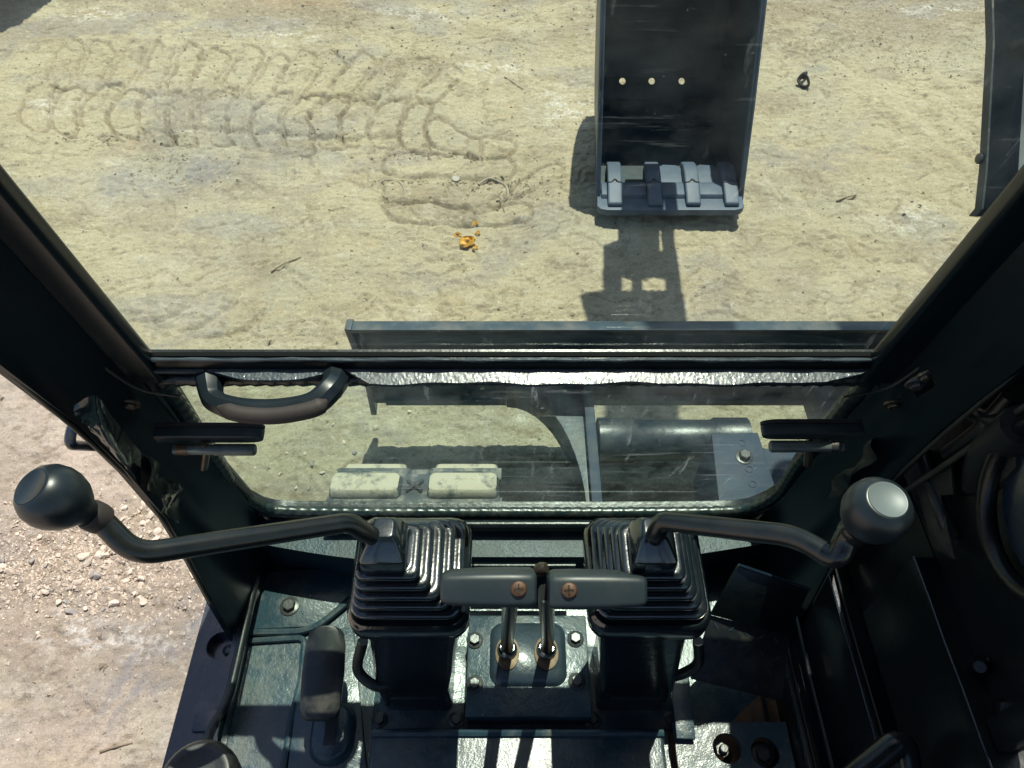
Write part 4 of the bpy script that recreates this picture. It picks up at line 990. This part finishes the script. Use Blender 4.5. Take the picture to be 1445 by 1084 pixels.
for i in range(5):
    a = xs_[i]+(.032 if i else .006); b_ = xs_[i+1]-(.032 if i < 4 else .006)
    if b_-a < .02: continue
    bm = NB(); prism(bm, [sh(a,y,z) for y,z in ((2.562,.089),(2.572,.104),(2.632,.109),(2.655,.104),(2.66,.067),(2.57,.067))], V3(b_-a,0,0)); obj('edge_shroud', bm, 'bucket', bk, .004)
    if i in (2, 3):
        bm = NB(); rnd = random.Random(i)
        pts = [(a-.004,2.66),(b_+.004,2.66),(b_+.01,2.76),(b_-.02,2.79),(a+.02,2.795),(a-.004,2.77)]
        prism(bm, [sh(x,y,.095) for x,y in pts], V3(0,0,-.02)); obj('wear_pad', bm, 'bucket', bk, .003)

# ------------------------------------------------------------------ things lying on the ground
def gpt(px, py):
    p = onZ(px, py, 0)
    for _ in range(4): p = onZ(px, py, ground_z(p.x, p.y))
    p.z = ground_z(p.x, p.y); return p
def rock_mesh(name, seed, m, sub=1):
    rnd = random.Random(seed); bm = NB(); bmesh.ops.create_icosphere(bm, subdivisions=sub+1, radius=1)
    sx, sy, sz = rnd.uniform(.8,1.3), rnd.uniform(.7,1.), rnd.uniform(.5,.8)
    ds = [Vector((rnd.uniform(-1,1),rnd.uniform(-1,1),rnd.uniform(-1,1))).normalized() for _ in range(14)]
    cs = [rnd.uniform(.38,.85) for _ in ds]
    for v in bm.verts:
        for d, cc in zip(ds, cs):
            e = v.co.dot(d)-cc
            if e > 0: v.co -= d*e
        v.co = Vector((v.co.x*sx, v.co.y*sy, v.co.z*sz))
    me = bpy.data.meshes.new(name); bm.to_mesh(me); bm.free(); me.materials.append(M[m]); return me
RK = [rock_mesh('pebble', 100+i, 'stone' if i % 5 else 'stoned') for i in range(10)]
rnd = random.Random(11)
def blocked(p): return p.x > -.50 and p.y < .62
big = [(438,688),(35,790)]
spots = []
for _ in range(900):
    if len(spots) >= 150: break
    if rnd.random() < .75: px, py = rnd.gauss(130,85), rnd.gauss(800,45)
    else: px, py = rnd.gauss(225,40), rnd.gauss(745,30)
    if not (0 < px < 300 and 690 < py < 905) or px > 205+ (py-690)*.6: continue
    spots.append((px, py, rnd.choice((.006,.006,.007,.007,.008,.009,.011,.013,.017))))
spots += [(500,640,.012),(470,600,.008),(520,655,.007),(455,668,.010),(430,640,.008),(440,655,.011),(485,625,.009),(418,690,.010),(480,560,.007),(405,640,.007),(470,580,.010),(530,605,.013),(578,582,.011),(395,670,.008),(360,660,.007),(436,690,.009)]
for i, (px, py, r) in enumerate(spots):
    o = bpy.data.objects.new('pebble', RK[i % 10]); COL.objects.link(o); p = gpt(px, py)
    o.location = p + V3(0,0,r*.25); o.scale = (r,r,r); o.rotation_euler = (rnd.uniform(-.3,.3), rnd.uniform(-.3,.3), rnd.uniform(0,6.28))
    left = px < 310
    tag(o, 'pale angular pebble in the brown gravel patch left of the cab' if left else 'pale pebble on the clay in front of the lower window', 'pebble', 'pebbles left of the cab' if left else 'pebbles seen through the lower window')
big_ = [(560,395,.016,'grey stone lying alone on the clay beyond the blade left end')]
def scatter(name, label, n, fn, m, seed):
    rnd = random.Random(seed); V = []; F = []
    base = [(1,0,0),(-.5,.87,0),(-.5,-.87,0),(.1,.1,.9),(.0,.0,-.7)]
    fs = [(0,1,3),(1,2,3),(2,0,3),(1,0,4),(2,1,4),(0,2,4)]
    k = 0
    while k < n:
        q = fn(rnd)
        if q is None: continue
        p, r = q; a = rnd.uniform(0,6.28); b0 = len(V); ex = rnd.uniform(.6,1.4)
        for x, y, z in base:
            x += rnd.uniform(-.3,.3); y += rnd.uniform(-.3,.3); x *= ex
            V.append((p.x+r*(x*cos(a)-y*sin(a)), p.y+r*(x*sin(a)+y*cos(a)), p.z+r*z*.75))
        F += [tuple(b0+i for i in f) for f in fs]; k += 1
    me = bpy.data.meshes.new(name); me.from_pydata(V, [], F); me.materials.append(M[m])
    o = bpy.data.objects.new(name, me); COL.objects.link(o); o['kind'] = 'stuff'; o['label'] = label; return o
def f_gravel(rnd):
    px, py = rnd.gauss(130,110), rnd.gauss(790,48)
    if not (-20 < px < 310 and 660 < py < 1000): return None
    return gpt(px, py), rnd.choice((.002,.0025,.003,.004,.005,.006,.007))
scatter('gravel', 'loose pale gravel on brown soil left of the cab', 4200, f_gravel, 'stone', 5)
def f_crumb(rnd):
    x, y = rnd.uniform(-3.1,3.1), rnd.uniform(.45,4.7)
    if vz(x*2.1, y*3.3) < .5 and rnd.random() < .8: return None
    return V3(x,y,ground_z(x,y)), rnd.choice((.002,.0025,.003,.004,.005,.009 if rnd.random() < .5 else .003))
def vz(x, y): return float(fbm(np.array([x]), np.array([y]), 130, 3)[0])
scatter('soil_crumbs', 'small dry crumbs of soil scattered over the clay', 9500, f_crumb, 'crumb', 6)
def f_chip(rnd):
    x, y = rnd.uniform(-3.1,3.1), rnd.uniform(.45,4.7); return V3(x,y,ground_z(x,y)), rnd.choice((.002,.003,.004,.006))
scatter('pale_grit', 'pale grit scattered over the clay', 1300, f_chip, 'stone', 8)

def f_clod(rnd):
    cx, cy, sx, sy = rnd.choice(((600,80,60,18),(1200,60,70,22),(1290,80,40,14),(420,188,110,3),(720,265,40,8),(620,222,70,2),(640,258,60,2),(560,20,160,14),(900,15,200,10),(250,240,50,12),(140,195,80,5)))
    px, py = rnd.gauss(cx,sx), rnd.gauss(cy,sy)
    if not (0 < px < 1440 and 0 < py < 420): return None
    return gpt(px, py), rnd.choice((.003,.004,.005,.006,.007,.010))
scatter('soil_clods', 'dark dry clods of soil along the tyre prints and the far edge', 900, f_clod, 'clod', 12)

# yellow dried peel, black strap, tin cap, cord, clear lid, twigs
def curl(px, py, r, seed, m):
    p = gpt(px, py); rnd = random.Random(seed); bm = NB(); n = 26; rows = []
    for i in range(n):
        a = i/(n-1)*2*pi*1.25; rr = r*(1-.22*i/n+.12*sin(a*3+seed))
        q = p + V3(rr*cos(a), rr*.8*sin(a), .006+r*.35+r*.3*sin(a+1)); wv = r*.62
        rows.append([q+V3(0,0,-wv*.6), q+V3(cos(a)*wv*.5, sin(a)*wv*.5, 0), q+V3(0,0,wv*.6), q+V3(-cos(a)*.004,-sin(a)*.004,0)])
    loft(bm, rows); return bm
bm_ = curl(659,345,.027,1,'yellow'); n0 = len(bm_.verts)
bmesh.ops.create_icosphere(bm_, subdivisions=3, radius=1.0); bm_.verts.ensure_lookup_table(); c_ = gpt(659,345)
for v in bm_.verts[n0:]:
    f = .024*(1+.35*sin(v.co.x*4+1)*cos(v.co.y*5)+.2*sin(v.co.z*7)); v.co = c_+Vector((v.co.x*f*1.1, v.co.y*f*.9, .010+v.co.z*f*.75))
o = obj('dried_peel', bm_, 'yellow', sharp=70); tag(o, 'largest curled yellow peel on the clay, casting a dark shadow', 'dried peel', 'bits of yellow peel')
for px, py, r, s, lab in ((645,334,.014,2,'small yellow peel scrap just left of the largest curled peel'), (671,318,.011,3,'small yellow peel scrap farthest beyond the largest curled peel'), (674,331,.010,4,'dull yellow peel scrap just right of the largest curled peel'), (671,352,.010,5,'yellow peel scrap touching the right side of the largest curled peel')):
    o = obj('dried_peel', curl(px,py,r,s,'yellow'), 'yellow', sharp=70); tag(o, lab, 'dried peel', 'bits of yellow peel')
p = gpt(1133,121); bm = NB(); pth = [p+V3(x*.75,y*.75,z*.75) for x,y,z in ((.035,.10,.02),(.02,.055,.04),(-.02,.02,.05),(-.045,-.01,.03),(-.02,-.055,.015),(.012,-.06,.03),(.008,-.01,.055),(-.015,.02,.045))]
tube(bm, smooth_path(pth,5), .017, 8, flat=(1,.4)); o = obj('plastic_strap', bm, 'ink'); tag(o, 'crumpled black plastic strap on the clay right of the bucket', 'strap')
p = gpt(643,254); bm = NB(); lathe(bm, [(.019,0),(.020,.006),(.018,.010),(.015,.009),(.001,.009)], p, (.1,-.1,1), 24); o = obj('tin_cap', bm, 'tin'); tag(o, 'round dull metal cap on the tyre prints', 'cap')
bm = NB(); tube(bm, smooth_path([gpt(px,py)+V3(0,0,.006) for px,py in ((675,262),(690,252),(706,254),(715,265),(717,278),(712,284))],6), .005, 8); o = obj('cord', bm, 'rope'); tag(o, 'short frayed cord bent over the churned tyre print', 'cord')
bm = NB(); tube(bm, smooth_path([gpt(px,py)+V3(0,0,.004) for px,py in ((553,285),(566,283),(571,273),(566,260),(550,255),(538,258),(534,265),(540,277),(548,286))],6), .0035, 8); o = obj('plastic_ring', bm, 'rope'); tag(o, 'thin pale plastic ring pressed into the clay left of the cap', 'ring')
tw = [((383,385),(402,374),(425,364),'long pale twig beyond the left window corner'), ((142,1062),(165,1055),(188,1049),'dark thin twig on the pale clay low on the left'), ((712,109),(725,118),(738,127),'dark twig by the upright scrape marks'), ((700,285),(706,292),(712,300),'pale twig end below the bent cord'), ((1180,285),(1195,280),(1208,276),'grey twig on the clay right of the bucket lip'), ((148,790),(150,782),(152,776),'pale grass stem in the gravel patch')]
for a, b_, c_, lab in tw:
    bm = NB(); tube(bm, smooth_path([gpt(*a)+V3(0,0,.005), gpt(*b_)+V3(0,0,.008), gpt(*c_)+V3(0,0,.004)],5), [.0035-.0018*k/10 for k in range(11)], 6); o = obj('twig', bm, 'twig'); tag(o, lab, 'twig', 'twigs on the clay')
# tank shape added out of view only to cast the upper left corner shadow
wt = thing('added_shadow_tank', (-3.08, 5.06, 0), 'tall round tank shape added out of view to cast the corner shadow', 'shadow caster')
bm = NB(); lathe(bm, [(.44,0),(.45,.02),(.45,.5),(.46,.52),(.46,.56),(.45,.58),(.45,1.1),(.46,1.12),(.46,1.16),(.45,1.18),(.45,1.75),(.40,1.90),(.16,2.0),(.001,2.0)], (-3.08,5.06,0), (0,0,1), 40); obj('caster_body', bm, 'caster', wt)
bm = NB(); lathe(bm, [(.15,0),(.15,.06),(.13,.08),(.001,.08)], (-3.08,5.06,2.0), (0,0,1), 24); obj('lid', bm, 'ink', wt)
bpy.context.view_layer.update()
